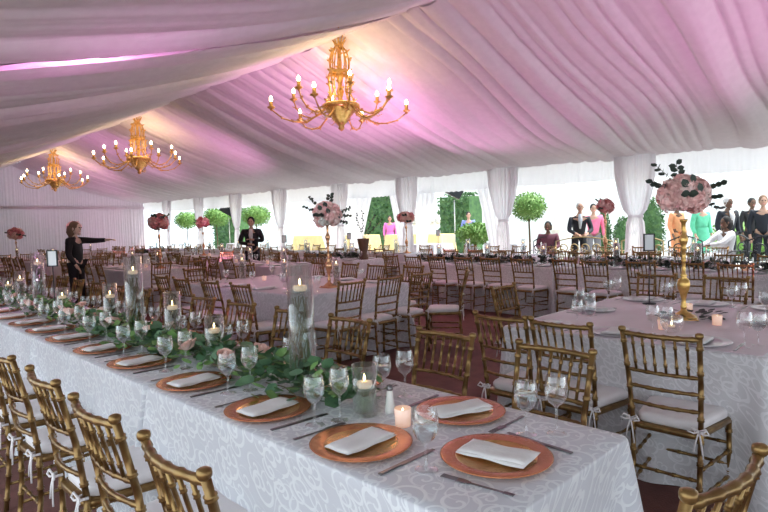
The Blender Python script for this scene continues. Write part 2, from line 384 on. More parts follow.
# ---------------------------------------------------------------- chiavari chair
def bamboo(p0, p1, r, nring, k=.32, taper=1.):
    p0, p1 = Vector(p0), Vector(p1); L = (p1-p0).length; T = []
    for i in range(nring):
        c = (i+.5)/nring; w = .0052/L
        for d, q in ((-w*1.7, .94), (-w*1.2, 1+k), (-w*.3, 1+k*.45), (w*.3, 1+k*.45), (w*1.2, 1+k), (w*1.7, .94)): T.append((c+d, q))
    T = [(0, 1)] + T + [(1, 1)]
    return [p0.lerp(p1, t) for t, _ in T], [r*q*(1+(taper-1)*t) for t, q in T]
def poly_at(P, z):
    for a, c in zip(P, P[1:]):
        if a[2] <= z <= c[2]:
            t = (z-a[2])/(c[2]-a[2]); return tuple(a[i]+(c[i]-a[i])*t for i in range(3))
def chair_parts():
    parts = []
    POST = lambda s_: [(s_*.150, -.205, 0), (s_*.151, -.178, .25), (s_*.154, -.175, .46), (s_*.162, -.205, .68), (s_*.171, -.262, .92)]
    def post(s_):
        b = MB(); P = POST(s_); pts, rr = [], []
        for a, c in zip(P, P[1:]):
            q, r = bamboo(a, c, .0127, 2)
            pts += q if not pts else q[1:]; rr += r if not rr else r[1:]
        b.tube(pts, rr, 10); e = P[-1]
        b.lathe([(0, -.014), (.0125, -.013), (.0175, -.006), (.0182, .001), (.0165, .009), (.009, .013), (0, .014)], 14, e); return b
    for s_ in (-1, 1): parts.append(('leg', post(s_), 'gold', None))
    def fleg(s_):
        b = MB(); q, r = bamboo((s_*.192, .185, 0), (s_*.186, .178, .425), .0135, 4); b.tube(q, r, 10); return b
    for s_ in (-1, 1): parts.append(('leg', fleg(s_), 'gold', None))
    # seat ring + cushion
    def loop(w0, w1, d0, d1, r, n=6):
        pts = []
        for (x, y, a0) in ((w1-r, d1-r, 0), (-w1+r, d1-r, 90), (-w0+r, -d0+r, 180), (w0-r, -d0+r, 270)):
            for i in range(n+1):
                a = math.radians(a0+90*i/n); pts.append((x+r*math.cos(a), y+r*math.sin(a)))
        return pts
    def slab(Lp, zs):
        b = MB(); rings = []
        for sc_, z in zs: rings.append([b.vert((x*sc_, y*sc_, z)) for x, y in Lp])
        n = len(Lp)
        for p, q in zip(rings, rings[1:]):
            for k in range(n): b.face((p[k], p[(k+1) % n], q[(k+1) % n], q[k]))
        b.face(rings[0][::-1], False); b.face(rings[-1]); return b
    parts.append(('seat', slab(loop(.160, .200, .19, .205, .05), [(.97, .415), (1, .420), (1, .438), (.97, .443)]), 'gold', None))
    parts.append(('cushion', slab(loop(.148, .188, .165, .195, .055), [(.95, .444), (1, .452), (1.0, .474), (.96, .486), (.80, .492), (.4, .494)]), 'cushion', None))
    def rail(z, bow, r, name='back_rail', nb=5):
        P0, P1 = poly_at(POST(-1), z), poly_at(POST(1), z); b = MB(); pts = []; rr = []
        for i in range(nb*4+1):
            t = i/(nb*4); p = Vector(P0).lerp(Vector(P1), t); p.y -= bow*math.sin(PI*t)*1.0
            pts.append(p); rr.append(r*(1.22 if i % 4 == 2 else .95))
        b.tube(pts, rr, 8); return (name, b, 'gold', None)
    parts.append(rail(.90, .03, .0125, 'crest_rail', 6))
    for z in (.715, .635, .55): parts.append(rail(z, .022, .0095))
    for i in range(6):
        t = (i+1)/7; a = Vector(poly_at(POST(-1), .715)).lerp(Vector(poly_at(POST(1), .715)), t); c = Vector(poly_at(POST(-1), .90)).lerp(Vector(poly_at(POST(1), .90)), t)
        a.y -= .022*math.sin(PI*t); c.y -= .03*math.sin(PI*t)
        q, r = bamboo(a, c, .0068, 2, .45); b = MB(); b.tube(q, r, 6); parts.append(('spindle', b, 'gold', None))
    def st(p, q, n=4):
        a, r = bamboo(p, q, .0085, n); b = MB(); b.tube(a, r, 6); return ('stretcher', b, 'gold', None)
    for s_ in (-1, 1):
        for z in (.14, .27): parts.append(st((s_*.151, -.185, z), (s_*.189, .18, z)))
    for z in (.20, .31): parts.append(st((-.188, .181, z), (.188, .181, z)))
    parts.append(st((-.151, -.178, .22), (.151, -.178, .22)))
    for s_ in (-1, 1):
        b = MB(); x, y, z = s_*.154, -.185, .465
        b.tube([(x-.02, y+.01, z), (x-.018, y-.016, z), (x+.018, y-.016, z), (x+.02, y+.01, z)], .006, 6)
        b.tube([(x, y-.018, z), (x-.03, y-.026, z+.018), (x-.045, y-.03, z-.002), (x-.02, y-.028, z-.008), (x, y-.02, z)], .005, 5)
        b.tube([(x, y-.018, z), (x+.03, y-.026, z+.018), (x+.045, y-.03, z-.002), (x+.02, y-.028, z-.008), (x, y-.02, z)], .005, 5)
        b.tube([(x, y-.02, z), (x-.012, y-.028, z-.05), (x-.02, y-.03, z-.10)], .004, 5); b.tube([(x, y-.02, z), (x+.012, y-.028, z-.05), (x+.022, y-.032, z-.12)], .004, 5)
        parts.append(('cushion_tie', b, 'cushion', None))
    return parts
CP = chair_parts()
ce = empty('chiavari_chair')
for n, b, m, _ in CP: obj(n, b, m, ce)
CHAIR = Proto(ce)
# far version: same parts, one mesh
jb = MB()
for n, b, m, _ in CP:
    off = len(jb.v); jb.v += b.v; jb.f += [tuple(i+off for i in f) for f in b.f]; jb.m += [1 if m == 'cushion' else 0]*len(b.f); jb.sm += b.sm
CHAIR_FAR = Proto(obj('chiavari_chair', jb, ['gold', 'cushion']))
def chair(x, y, face, label, group=None, jit=.02):
    """face: direction (degrees) the sitter looks; 90 = +y"""
    d = (x+y)*s2; rz = math.radians(face-90) + random.uniform(-.03, .03)
    P = CHAIR if d < 7.6 else CHAIR_FAR
    P.put((x+random.uniform(-jit, jit)*.5, y+random.uniform(-jit, jit), 0), rz, label, 'chair', group)

# ---------------------------------------------------------------- tables and cloths
TABLE_CACHE = {}
def cloth(x0, x1, y0, y1, h, mats, res=.035, seam=(0, 0), bulge=.11, seed=0, wave=.022, name='tablecloth'):
    b = MB(); rnd = random.Random(seed); r = .03; pts = []
    def side(p, q, n):
        L = math.dist(p, q); k = max(2, int(L/res))
        return [(p[0]+(q[0]-p[0])*i/k, p[1]+(q[1]-p[1])*i/k, n) for i in range(k)]
    def arc(cx, cy, a0):
        return [(cx+r*math.cos(math.radians(a0+18*i)), cy+r*math.sin(math.radians(a0+18*i)), (math.cos(math.radians(a0+18*i)), math.sin(math.radians(a0+18*i)))) for i in range(5)]
    pts += side((x0+r, y0), (x1-r, y0), (0, -1)) + arc(x1-r, y0+r, -90) + side((x1, y0+r), (x1, y1-r), (1, 0)) + arc(x1-r, y1-r, 0)
    pts += side((x1-r, y1), (x0+r, y1), (0, 1)) + arc(x0+r, y1-r, 90) + side((x0, y1-r), (x0, y0+r), (-1, 0)) + arc(x0+r, y0+r, 180)
    n = len(pts); ph = [rnd.uniform(0, 6) for _ in range(4)]; rings = []
    T = [(-.5, 0), (-.02, 0), (0, .0), (.012, .006), (.03, .02)] ; cx, cy = (x0+x1)/2, (y0+y1)/2
    cor = [(x0, y0), (x1, y0), (x1, y1), (x0, y1)]
    drops = [.0, .012, .05, .12, .22, .34, .48, .62, .80, 1.]
    ins = []
    for fr in (.12, .4, .7, .9): ins.append([b.vert((cx+(x-cx)*fr, cy+(y-cy)*fr, h+.001*math.sin(x*9+y*7))) for x, y, _ in pts])
    rings += ins
    for t in drops:
        ring = []
        for i, (x, y, nn) in enumerate(pts):
            s_ = i*res
            dc = min(math.dist((x, y), c) for c in cor)
            o = .004*(t > 0) + t*.02 + t**.8*wave*(math.sin(s_*9+ph[0]) + .6*math.sin(s_*21+ph[1]) + .5*math.sin(s_*4.3+ph[2])) + bulge*t**.75*math.exp(-(dc/(.03+.13*t))**2) - .03*t*math.exp(-((dc-.06-.2*t)/.07)**2)
            o = max(o, -.005)
            nx, ny = nn
            if seam[0] and y < y0+.12: ny = 0; nx = nx if abs(nx) > .2 else 0
            if seam[1] and y > y1-.12: ny = 0; nx = nx if abs(nx) > .2 else 0
            z = h - t*(h-.006) - (0 if t else 0)
            ring.append(b.vert((x+nx*o, y+ny*o, z)))
        rings.append(ring)
    for p, q in zip(rings, rings[1:]):
        for k in range(n): b.face((p[k], q[k], q[(k+1) % n], p[(k+1) % n]))
    b.face(rings[0], True)
    return b
def table(x0, x1, y0, y1, label, h=.745):
    w, l = x1-x0-.04, y1-y0-.04
    t = empty('banquet_table', ((x0+x1)/2, (y0+y1)/2, 0)); b = MB(); b.box((0, 0, h-.016), (w, l, .03), bev=.005); obj('tabletop', b, 'table', t)
    for sx in (-1, 1):
        for sy in (-1, 1):
            g = MB(); g.tube([(sx*(w/2-.12), sy*(l/2-.15), 0), (sx*(w/2-.12), sy*(l/2-.15), h-.03)], .014, 8); obj('leg', g, 'iron_d', t)
    return tag(t, label, 'table')
def covered(x0, x1, y0, y1, m, where, res=.035, **k):
    b = cloth(x0, x1, y0, y1, .76, m, res, **k); o = obj('tablecloth', b, m)
    tag(o, where, 'tablecloth'); return o

# --- small tableware protos
def charger_proto(top, well, n=48):
    b = MB(); b.lathe([(0, .0), (.10, .0), (.115, .004), (.158, .012), (.163, .016), (.158, .0175), (.118, .0115)], n)
    b.mi = 1; b.lathe([(.118, .0115), (.108, .008), (0, .008)], n)
    return Proto(obj('charger', b, [top, well]))
CH = charger_proto('copper', 'goldleaf'); CHF = charger_proto('copper', 'goldleaf', 20)
CS = charger_proto('silverrim', 'silverrim', 36); CSF = charger_proto('silverrim', 'silverrim', 16)
def napkin_mesh():
    b = MB(); rnd = random.Random(3)
    L, W = .215, .105; NX, NY = 16, 8
    def sheet(z0, th, dx, dy, sk):
        lay = []
        for zz in (0, 1):
            g = []
            for i in range(NX+1):
                r = []
                for j in range(NY+1):
                    u, v = i/NX-.5, j/NY-.5; e = 1-(abs(2*u)**8)*.9; e2 = 1-(abs(2*v)**6)*.9
                    w = .0025*math.sin(u*11+sk)+.0015*math.sin(v*9+u*5)
                    z = z0 + zz*th*min(e, e2) + w*.6 + .002*max(0, abs(u)*2-.5)
                    r.append(b.vert((v*W+dx+sk*u*.004, u*L+dy, z)))
                g.append(r)
            lay.append(g)
        A, B = lay
        for i in range(NX):
            for j in range(NY):
                b.face((A[i][j], A[i+1][j], A[i+1][j+1], A[i][j+1])); b.face((B[i][j], B[i][j+1], B[i+1][j+1], B[i+1][j]))
        for i in range(NX): b.face((A[i][0], B[i][0], B[i+1][0], A[i+1][0])); b.face((A[i][NY], A[i+1][NY], B[i+1][NY], B[i][NY]))
        for j in range(NY): b.face((A[0][j], A[0][j+1], B[0][j+1], B[0][j])); b.face((A[NX][j], B[NX][j], B[NX][j+1], A[NX][j+1]))
    sheet(.004, .007, 0, 0, 1); sheet(.0125, .006, .004, -.005, -1.3)
    return b
NAP = Proto(obj('napkin', napkin_mesh(), 'napkin'))
nb = MB(); nb.box((0, 0, .009), (.105, .235, .018), bev=.004); NAPF = Proto(obj('napkin', nb, 'napkin'))
# goblets
GP = [(0, 0), (.034, 0), (.036, .002), (.030, .004), (.010, .008), (.0045, .016), (.004, .05), (.0045, .072), (.012, .080), (.026, .092), (.036, .112), (.039, .135), (.037, .158), (.0335, .175)]
def goblet(n, sc_=1, water=True, prof=GP):
    b = MB(); b.lathe(prof, n); rim = prof[-1]
    o = obj('goblet', b, 'glass')
    if water:
        w = MB(); w.lathe([(0, .082), (.011, .0815), (.0245, .093), (.0345, .113), (.0368, .130), (0, .130)], n); obj('water', w, 'water', o)
    return Proto(o)
GOB = goblet(28); WINE = goblet(28, water=False, prof=[(0, 0), (.033, 0), (.034, .002), (.028, .004), (.009, .008), (.004, .018), (.0038, .085), (.010, .094), (.026, .106), (.036, .13), (.037, .15), (.034, .175), (.030, .192)])
GOBF = goblet(10, water=False)
def cut_fork():
    b = MB(); b.box((0, -.045, .003), (.008, .12, .002), bev=.0006); b.box((0, -.10, .003), (.014, .03, .0022), bev=.0008); b.box((0, .035, .0035), (.022, .03, .002), bev=.0006)
    for k in range(4): b.box((-.0085+.0057*k, .072, .004), (.003, .05, .002), bev=.0005)
    b.box((0, .02, .003), (.013, .02, .002)); return Proto(obj('fork', b, 'steel'))
def cut_knife():
    b = MB(); b.box((0, -.07, .0035), (.014, .09, .005), bev=.002); b.box((0, .04, .003), (.018, .14, .0018), bev=.0006); b.box((.002, .115, .003), (.012, .014, .0016)); return Proto(obj('knife', b, 'steel'))
FORK, KNIFE = cut_fork(), cut_knife()
def setting(x, y, face, near, side, who, group, silver=False, knife=True, glasses=((.02, -.25), (.10, -.30)), nrot=0, nap=True):
    """face = direction the diner looks. glasses: (forward, left) offsets"""
    a = math.radians(face); f = Vector((math.cos(a), math.sin(a))); l = Vector((-f.y, f.x)); z = .7605
    P = {(1, 0): CH, (0, 0): CHF, (1, 1): CS, (0, 1): CSF}[(1 if near else 0, 1 if silver else 0)]
    kindc = 'silver' if silver else 'copper'
    P.put((x, y, z), random.uniform(0, 3), f'{kindc} charger plate {who}', 'charger plate', group+' chargers')
    if nap: (NAP if near else NAPF).put((x, y, z+.0095), a-PI/2+nrot+random.uniform(-.08, .08), f'folded white napkin {who}', 'napkin', group+' napkins')
    if near and knife:
        q = Vector((x, y)) - l*.195; KNIFE.put((q.x, q.y, z), a-PI/2+random.uniform(-.06, .06), f'steel knife {who}', 'knife', group+' knives')
        q = Vector((x, y)) + l*.195; FORK.put((q.x, q.y, z), a-PI/2+random.uniform(-.06, .06), f'steel fork {who}', 'fork', group+' forks')
    for k, (df, dl) in enumerate(glasses):
        q = Vector((x, y)) + f*df + l*dl
        G = (GOB, WINE)[k % 2] if near else GOBF
        nm = ('filled water goblet', 'empty stemmed wine glass')[k % 2] if near else ('nearer stemmed glass', 'farther stemmed glass')[k % 2]
        G.put((q.x, q.y, z), 0, f'{nm} {who}', 'glass', group+' glasses')

# ---------------------------------------------------------------- front long table (T1)
TX0, TX1 = 1.02, 1.80
seams = [.72, 2.56, 4.40, 6.24, 8.08, 9.92, 11.76]
SN = ['nearest section', 'second section', 'third section', 'fourth section', 'fifth section', 'farthest section']
for k in range(6):
    table(TX0+.0, TX1-.0, seams[k]+.01, seams[k+1]-.01, f'folding banquet table hidden under the {SN[k]} of damask cloth')
    covered(TX0, TX1, seams[k], seams[k+1]-.004, 'damask', f'lilac grey damask cloth on the {SN[k]} of the front table', .03 if k < 2 else .05, seam=(k > 0, k < 5), seed=k)
front_y = [1.31, 1.83, 2.42, 3.02, 3.56, 4.12, 4.62, 5.12, 5.66, 6.2, 6.75, 7.3]
for i, y in enumerate(front_y):
    setting(1.185, y, 0, y < 5.5, 0, f'{ORD[i]} from the near end, left row of the front table', 'front table left row', glasses=((.02, -.26), (.11, -.29)) if i else ((.0, -.27),), nrot=.1)
back_y = [1.26, 1.88, 2.50, 3.10, 3.65, 4.25, 4.85, 5.4, 6.0, 6.6, 7.2, 7.8, 8.4, 9.0, 9.6, 10.2]
for i, y in enumerate(back_y):
    setting(1.63, y, 180, y < 4, 1, f'{ORD[i]} from the near end, far row of the front table', 'front table far row', glasses=((.05, .27), (-.02, .33)) if i else ((.03, .29), (-.04, .36)), nrot=-.35)
setting(1.375, .935, 90, True, 2, 'at the near end of the front table', 'front table head', glasses=(), knife=False, nrot=.1)
FORK.put((1.195, .885, .7605), math.radians(8), 'steel fork left of the charger at the near end of the front table', 'fork', 'front table head forks')
KNIFE.put((1.56, .90, .7605), math.radians(-5), 'steel knife right of the charger at the near end of the front table', 'knife', 'front table head knives')
for i, y in enumerate([1.32, 1.87, 2.44, 3.08, 3.66, 4.3]):
    chair(.845, y, 0, f'gold chiavari chair {ORD[i]} from near end, left side of the front table', 'chairs left of the front table', .01)
for i, y in enumerate([1.19, 1.78, 2.48, 3.05, 3.66, 4.25, 4.85, 5.45, 6.05, 6.65, 7.3, 7.9, 8.5, 9.1, 9.7, 10.3]):
    chair(1.93, y, 180, f'gold chiavari chair {ORD[i]} from near end, far side of the front table', 'chairs on the far side of the front table', .015)
CHAIR.put((1.36, .585, 0), math.radians(-8), 'gold chiavari chair at the near head of the front table, cut by the frame', 'chair')

# --- eucalyptus garland
def garland(y0, y1, n, seed, w=.12, hgt=.10, size=(.035, .055), x=0, along='y'):
    b = MB(); rnd = random.Random(seed)
    for k in range(int((y1-y0)*7)):      # stems
        y = rnd.uniform(y0, y1-.1); sx = rnd.uniform(-w*.6, w*.6); d = rnd.uniform(-.08, .08); b.mi = 2
        b.tube([(sx, y, .012), (sx+d*.5, y+.12, .03+rnd.uniform(0, .03)), (sx+d, min(y+.26, y1), .02+rnd.uniform(0, .04))], .0022, 5)
    for k in range(n):
        y = rnd.uniform(y0, y1); x_ = rnd.gauss(0, w*.5); x_ = max(-w*1.25, min(w*1.25, x_)); hh = hgt*(1-(abs(x_)/(w*1.35))**1.5)
        z = .012 + rnd.random()**.8*hh; L = rnd.uniform(*size); W = L*rnd.uniform(.75, .95)
        a = rnd.uniform(0, 2*PI); el = rnd.uniform(-.15, .8) if z > .04 else rnd.uniform(.1, .6)
        d = Vector((math.cos(a)*math.cos(el), math.sin(a)*math.cos(el), math.sin(el)))
        b.mi = 0 if rnd.random() < .65 else 1
        b.leaf((x_, y, z), d, Vector((rnd.uniform(-.6, .6), rnd.uniform(-.6, .6), 1)), L, W)
    return b
gsec = [(1.56, 2.54), (2.58, 4.38), (4.42, 6.22), (6.26, 8.06), (8.1, 9.9), (9.94, 11.6)]
for k, (a, c) in enumerate(gsec):
    o = obj('eucalyptus_garland', garland(0, c-a, int((c-a)*(380 if k < 2 else 260)), 60+k, .15 if k < 2 else .12, .12, (.045, .078) if k < 2 else (.04, .06)), ['leafa', 'leafb', 'stem'])
    o.location = (1.42, a, .7605); tag(o, f'green eucalyptus garland lying along the {SN[k]} of the front table', 'garland', 'front table garlands')
# --- roses
def rose_mesh(n=3):
    b = MB(); rnd = random.Random(5); b.ball((0, 0, .018), .013, 8, 5, (1, 1, 1.2))
    for ring, (R, hh, cnt, op) in enumerate([(.013, .030, 4, .1), (.020, .030, 5, .35), (.029, .026, 6, .7)]):
        for k in range(cnt):
            a = 2*PI*k/cnt + ring*.5; g = []
            for i in range(5):
                u = i/4; rowv = []
                for j in range(5):
                    v = (j/4-.5)*2; aa = a + v*.72; rr = R*(.45 + .55*math.sin(u*PI/2)) + op*.010*u*u - .003*v*v*u
                    rowv.append(b.vert((rr*math.cos(aa), rr*math.sin(aa), .004 + hh*u*(1-.18*v*v) - op*.006*u**3)))
                g.append(rowv)
            for i in range(4):
                for j in range(4): b.face((g[i][j], g[i][j+1], g[i+1][j+1], g[i+1][j]))
    return b
rm = rose_mesh().mesh('rose', 'peach'); rm2 = rose_mesh().mesh('rose', 'blush')
ROSE = Proto(obj('rose', rm, 'peach'))
rp = [(1.40, 3.42, .85), (1.33, 2.74, .85), (1.40, 4.30, .85), (1.36, 5.0, .85), (1.46, 2.3, .86), (1.50, 5.4, .85), (1.38, 6.5, .85), (1.45, 7.3, .85), (1.3, 5.75, .84), (1.52, 3.35, .86), (1.36, 3.9, .85), (1.5, 4.45, .86), (1.33, 4.7, .85), (1.5, 4.95, .86), (1.34, 2.42, .85), (1.5, 6.1, .86)]
wh = ['just beyond the tall candle cylinder', 'left of the green-bud candle cylinder', 'by the second tall cylinder', 'on the third section', 'beside the nearest tall cylinder', 'by the card holder', 'past the third tall cylinder', 'near the frame edge', 'in front of the third tall cylinder', 'far side before the second tall cylinder', 'behind the second tall cylinder', 'beyond the second medium cylinder', 'lone one on the near side mid table', 'far side before the bud cylinder', 'near side by the nearest bud cylinder', 'just behind the third tall cylinder']
for (x, y, z), w_ in zip(rp, wh): ROSE.put((x, y, z), random.uniform(0, 6), f'peach rose head resting in the garland {w_}', 'rose', 'roses in the front garland', scale=random.uniform(1.1, 1.5), tilt=(-.35, -.35))

# --- candle cylinders
def cylinder_vase(r, h, fill, candle_z, twig=False, bud=False, wat='water'):
    o_ = empty('candle_cylinder'); b = MB(); b.lathe([(0, .0), (r, 0), (r, h), (r-.004, h), (r-.004, .012), (0, .012)], 36); obj('glass_cylinder', b, 'cyl', o_)
    w = MB(); w.lathe([(0, .013), (r-.0045, .013), (r-.0045, fill), (0, fill)], 28); obj('water', w, wat, o_)
    c = MB(); c.lathe([(0, 0), (.024, 0), (.030, .010), (.028, .022), (.02, .024), (0, .0215)], 20, (0, 0, candle_z)); obj('floating_candle', c, 'wax', o_)
    f = MB(); f.lathe([(0, 0), (.0035, .004), (.0048, .011), (.003, .02), (0, .028)], 8, (0, 0, candle_z+.024)); obj('flame', f, 'flame', o_)
    if twig:
        t = MB(); rnd = random.Random(int(h*100))
        for k in range(7):
            a = rnd.uniform(0, 6.28); q = r*.75; p = Vector((math.cos(a)*q*.6, math.sin(a)*q*.6, .015)); P = [p]
            for j in range(1, 6):
                a2 = a + rnd.uniform(-1.2, 1.2); P.append(Vector((math.cos(a2)*q*rnd.uniform(.4, 1), math.sin(a2)*q*rnd.uniform(.4, 1), .015 + (fill-.04)*j/5)))
            t.tube(P, .0028, 5)
        obj('submerged_twigs', t, 'stem' if not bud else 'whiteflower', o_)
    if bud:
        t = MB(); t.ball((0, 0, .045), .030, 12, 8, (1, 1, .8)); t.ball((.012, .014, .085), .018, 10, 6); obj('submerged_bud', t, 'pod', o_)
    return Proto(o_)
TALL = cylinder_vase(.055, .54, .43, .43, True)
MED = cylinder_vase(.047, .35, .25, .25, True); SHORT = cylinder_vase(.048, .26, .17, .17, False, True, 'greenwater'); LOW = cylinder_vase(.046, .185, .10, .10, False, False, 'greenwater')
zt = .7605
for (x, y), w_ in zip([(1.42, 1.92), (1.42, 3.67), (1.42, 5.84), (1.42, 7.7), (1.42, 9.6)], ['nearest', 'second nearest', 'third nearest', 'fourth nearest', 'farthest']):
    TALL.put((x, y, zt), 0, f'tall glass cylinder with floating candle over twigs, {w_} on the front table', 'candle holder', 'tall candle cylinders')
for (x, y), w_ in zip([(1.42, 3.13), (1.42, 4.09), (1.42, 6.5), (1.42, 8.5)], ['nearest one', 'second one', 'third one', 'last one']):
    MED.put((x, y, zt), 0, f'medium glass candle cylinder in the front garland, {w_}', 'candle holder', 'medium candle cylinders')
for (x, y), w_ in zip([(1.42, 2.66), (1.42, 5.16), (1.42, 7.0)], ['just past the nearest tall cylinder', 'beside the card holder', 'far along the table']):
    SHORT.put((x, y, zt), 0, f'short candle cylinder with a green bud under water {w_}', 'candle holder', 'short candle cylinders')
LOW.put((1.40, 1.52, zt), 0, 'low clear candle cylinder with greenish water at the near end of the garland', 'candle holder')
vb = MB(); vb.lathe([(0, 0), (.026, 0), (.030, .06), (.028, .062), (.024, .012), (0, .012)], 20); VOT = obj('votive_candle', vb, 'frost')
f = MB(); f.lathe([(0, 0), (.004, .005), (.0045, .011), (0, .024)], 8, (0, 0, .038)); obj('flame', f, 'flame', VOT)
w = MB(); w.lathe([(0, .012), (.022, .012), (.022, .038), (0, .038)], 16); obj('wax', w, 'wax', VOT); VOT = Proto(VOT)
VOT.put((1.405, 1.335, zt), 0, 'frosted votive candle at the near end of the front table beside the goblet', 'votive candle')
for i, (x, y) in enumerate([(1.56, 2.28), (1.58, 2.9), (1.57, 3.9), (1.58, 4.6), (1.56, 5.5)]): VOT.put((x, y, zt), 0, f'lit frosted votive along the front garland, {ORD[i]} from the near end', 'votive candle', 'votives on the front table')
# small bud vase with white taper
o = empty('salt_shaker', (1.47, 1.46, zt)); b = MB(); b.lathe([(0, 0), (.018, 0), (.020, .01), (.014, .05), (.011, .085)], 16); obj('shaker_body', b, 'whiteflower', o)
b = MB(); b.lathe([(.0115, .085), (.0125, .088), (.011, .104), (0, .108)], 16); obj('cap', b, 'steel', o); tag(o, 'slim white shaker with metal cap between candle cylinder and votive', 'shaker')

# --- card holders
def card_holder(h=.56):
    o_ = empty('card_stand'); b = MB(); b.lathe([(0, 0), (.05, 0), (.052, .006), (.008, .012), (0, .012)], 20); obj('base', b, 'iron_d', o_)
    b = MB(); b.tube([(0, 0, .01), (0, 0, h-.13)], .004, 8); b.tube([(-.035, 0, h-.13), (.035, 0, h-.13)], .004, 6); obj('pole', b, 'iron_d', o_)
    b = MB()
    for x in (-.040, .040): b.box((x, 0, h-.065), (.009, .012, .139))
    for z in (h-.13, h): b.box((0, 0, z), (.089, .012, .009))
    obj('frame', b, 'iron_d', o_); b = MB(); b.box((0, 0, h-.065), (.074, .004, .124)); obj('card', b, 'card', o_)
    return Proto(o_)
CARD = card_holder()
def card(x, y, lab, z=.7605): CARD.put((x, y, z), math.radians(-45), lab, 'table sign', 'framed table cards')
card(1.42, 5.38, 'black framed table card on a slim stand near the left end of the front table')

# ---------------------------------------------------------------- tall floral centrepieces
def stand_proto(col, h=.73):
    o_ = empty('flower_stand'); b = MB()
    # square stepped foot
    for z, w_ in ((.006, .17), (.018, .15)): b.box((0, 0, z), (w_, w_, .012), bev=.003)
    b.lathe([(.072, .024), (.05, .04), (.022, .06), (.016, .075)], 24); obj('foot', b, col, o_)
    b = MB(); b.lathe([(.016, .075), (.022, .09), (.016, .105), (.014, .14), (.024, .19), (.036, .22), (.041, .255), (.036, .285), (.016, .31), (.024, .32), (.0125, .335), (.0115, .42), (.017, .43), (.0115, .44), (.013, .50), (.020, .51), (.014, .53), (.024, .56), (.030, .585), (.020, .61), (.012, .63), (.014, h-.03), (.024, h-.012), (.026, h), (0, h)], 24); obj('column', b, col, o_)
    return Proto(o_)
STAND, STANDR = stand_proto('brass'), stand_proto('rosegold')
def petal_head(n=110, seed=1, R=.05):
    b = MB(); rnd = random.Random(seed); b.ball((0, 0, 0), R*.72, 8, 6)
    for k in range(n):
        z = 1-1.7*(k+.5)/n; a = k*2.39996; q = math.sqrt(max(0, 1-z*z)); d = Vector((q*math.cos(a), q*math.sin(a), z))
        t = Vector((rnd.uniform(-1, 1), rnd.uniform(-1, 1), rnd.uniform(-1, 1))).cross(d).normalized()
        b.leaf(d*R*.80, (d*.4+t).normalized(), d, R*.40, R*.52, .3); 
    return b
HEADM = {m: petal_head(110, 3).mesh('flower', m) for m in ('blush', 'rose', 'redflower', 'peach', 'whiteflower')}
def bouquet(x, y, z, r, m, label, nf=16, squash=.8, leaves=1, seed=0, m2=None, leafm='darkleaf'):
    o_ = empty('flower_bouquet', (x, y, z)); rnd = random.Random(seed)
    for k in range(nf):
        zz = 1-1.75*(k+.5)/nf; a = k*2.39996+seed; q = math.sqrt(max(0, 1-zz*zz)); d = Vector((q*math.cos(a), q*math.sin(a), zz*squash))
        h_ = obj('flower', HEADM[m2] if (m2 and rnd.random() < .35) else HEADM[m], m, o_); h_.location = d*r*.66; h_.scale = (r*.43/.05,)*3; h_.rotation_euler = (rnd.uniform(0, 6), rnd.uniform(0, 6), rnd.uniform(0, 6))
    # foliage sprays
    if leaves:
        for k in range(7 if leaves > 1 else 4):
            b = MB(); a = rnd.uniform(0, 6.28) if leaves < 2 else [2.36, 2.6, -.8, -.6, -1.0, 3.6, .6][k]; el = rnd.uniform(-.5, .6) if leaves < 2 else [.75, .25, .15, -.15, -.5, -.1, .9][k]
            d = Vector((math.cos(a)*math.cos(el), math.sin(a)*math.cos(el), math.sin(el))); L = r*(1.55 if leaves > 1 else 1.25)
            p0 = d*r*.3; p1 = d*L + Vector((0, 0, .03)); b.tube([p0, (p0+p1)/2+Vector((0, 0, .02)), p1], .0018, 5); b.mi = 1
            for j in range(6 if leaves > 1 else 5):
                t = .55+.45*j/5; p = p0.lerp(p1, t); sd = d.cross(Vector((0, 0, 1))).normalized()*(1 if j % 2 else -1)
                b.leaf(p, (d*.5+sd+Vector((0, 0, rnd.uniform(-.3, .5)))).normalized(), Vector((-1, -1, .3)), r*.34, r*.26)
            obj('leaf_spray', b, ['stem', leafm], o_)
        if leaves > 1:
            for (a, e) in ((3.6, .35), (4.2, .1), (4.0, .62), (2.2, -.5), (5.2, -.3)):
                b = MB(); d = Vector((math.cos(a)*math.cos(e), math.sin(a)*math.cos(e), math.sin(e)*squash)); b.leaf(d*r*.98, (Vector((0, 0, 1))+d.cross(Vector((0, 0, 1)))*.5).normalized(), d, r*.42, r*.34)
                obj('leaf', b, leafm, o_)
    return tag(o_, label, 'flowers', 'floral centrepieces')
STAND.put((4.16, 1.29, zt), math.radians(20), 'tall turned gold flower stand in the middle of the right table', 'flower stand', 'gold flower stands', scale=(1.0, 1.0, .93))
bouquet(4.16, 1.29, 1.60, .160, 'blush', 'large blush pink bouquet with dark leaves on the right gold stand', 26, .78, 2, 1, 'rose')
STANDR.put((4.15, 5.05, zt), 0, 'slim rose gold flower stand on the pink middle table', 'flower stand', 'gold flower stands')
bouquet(4.15, 5.05, 1.59, .165, 'blush', 'pale pink bouquet with cream bloom and dark leaves over the middle table', 22, .9, 2, 2, 'whiteflower')

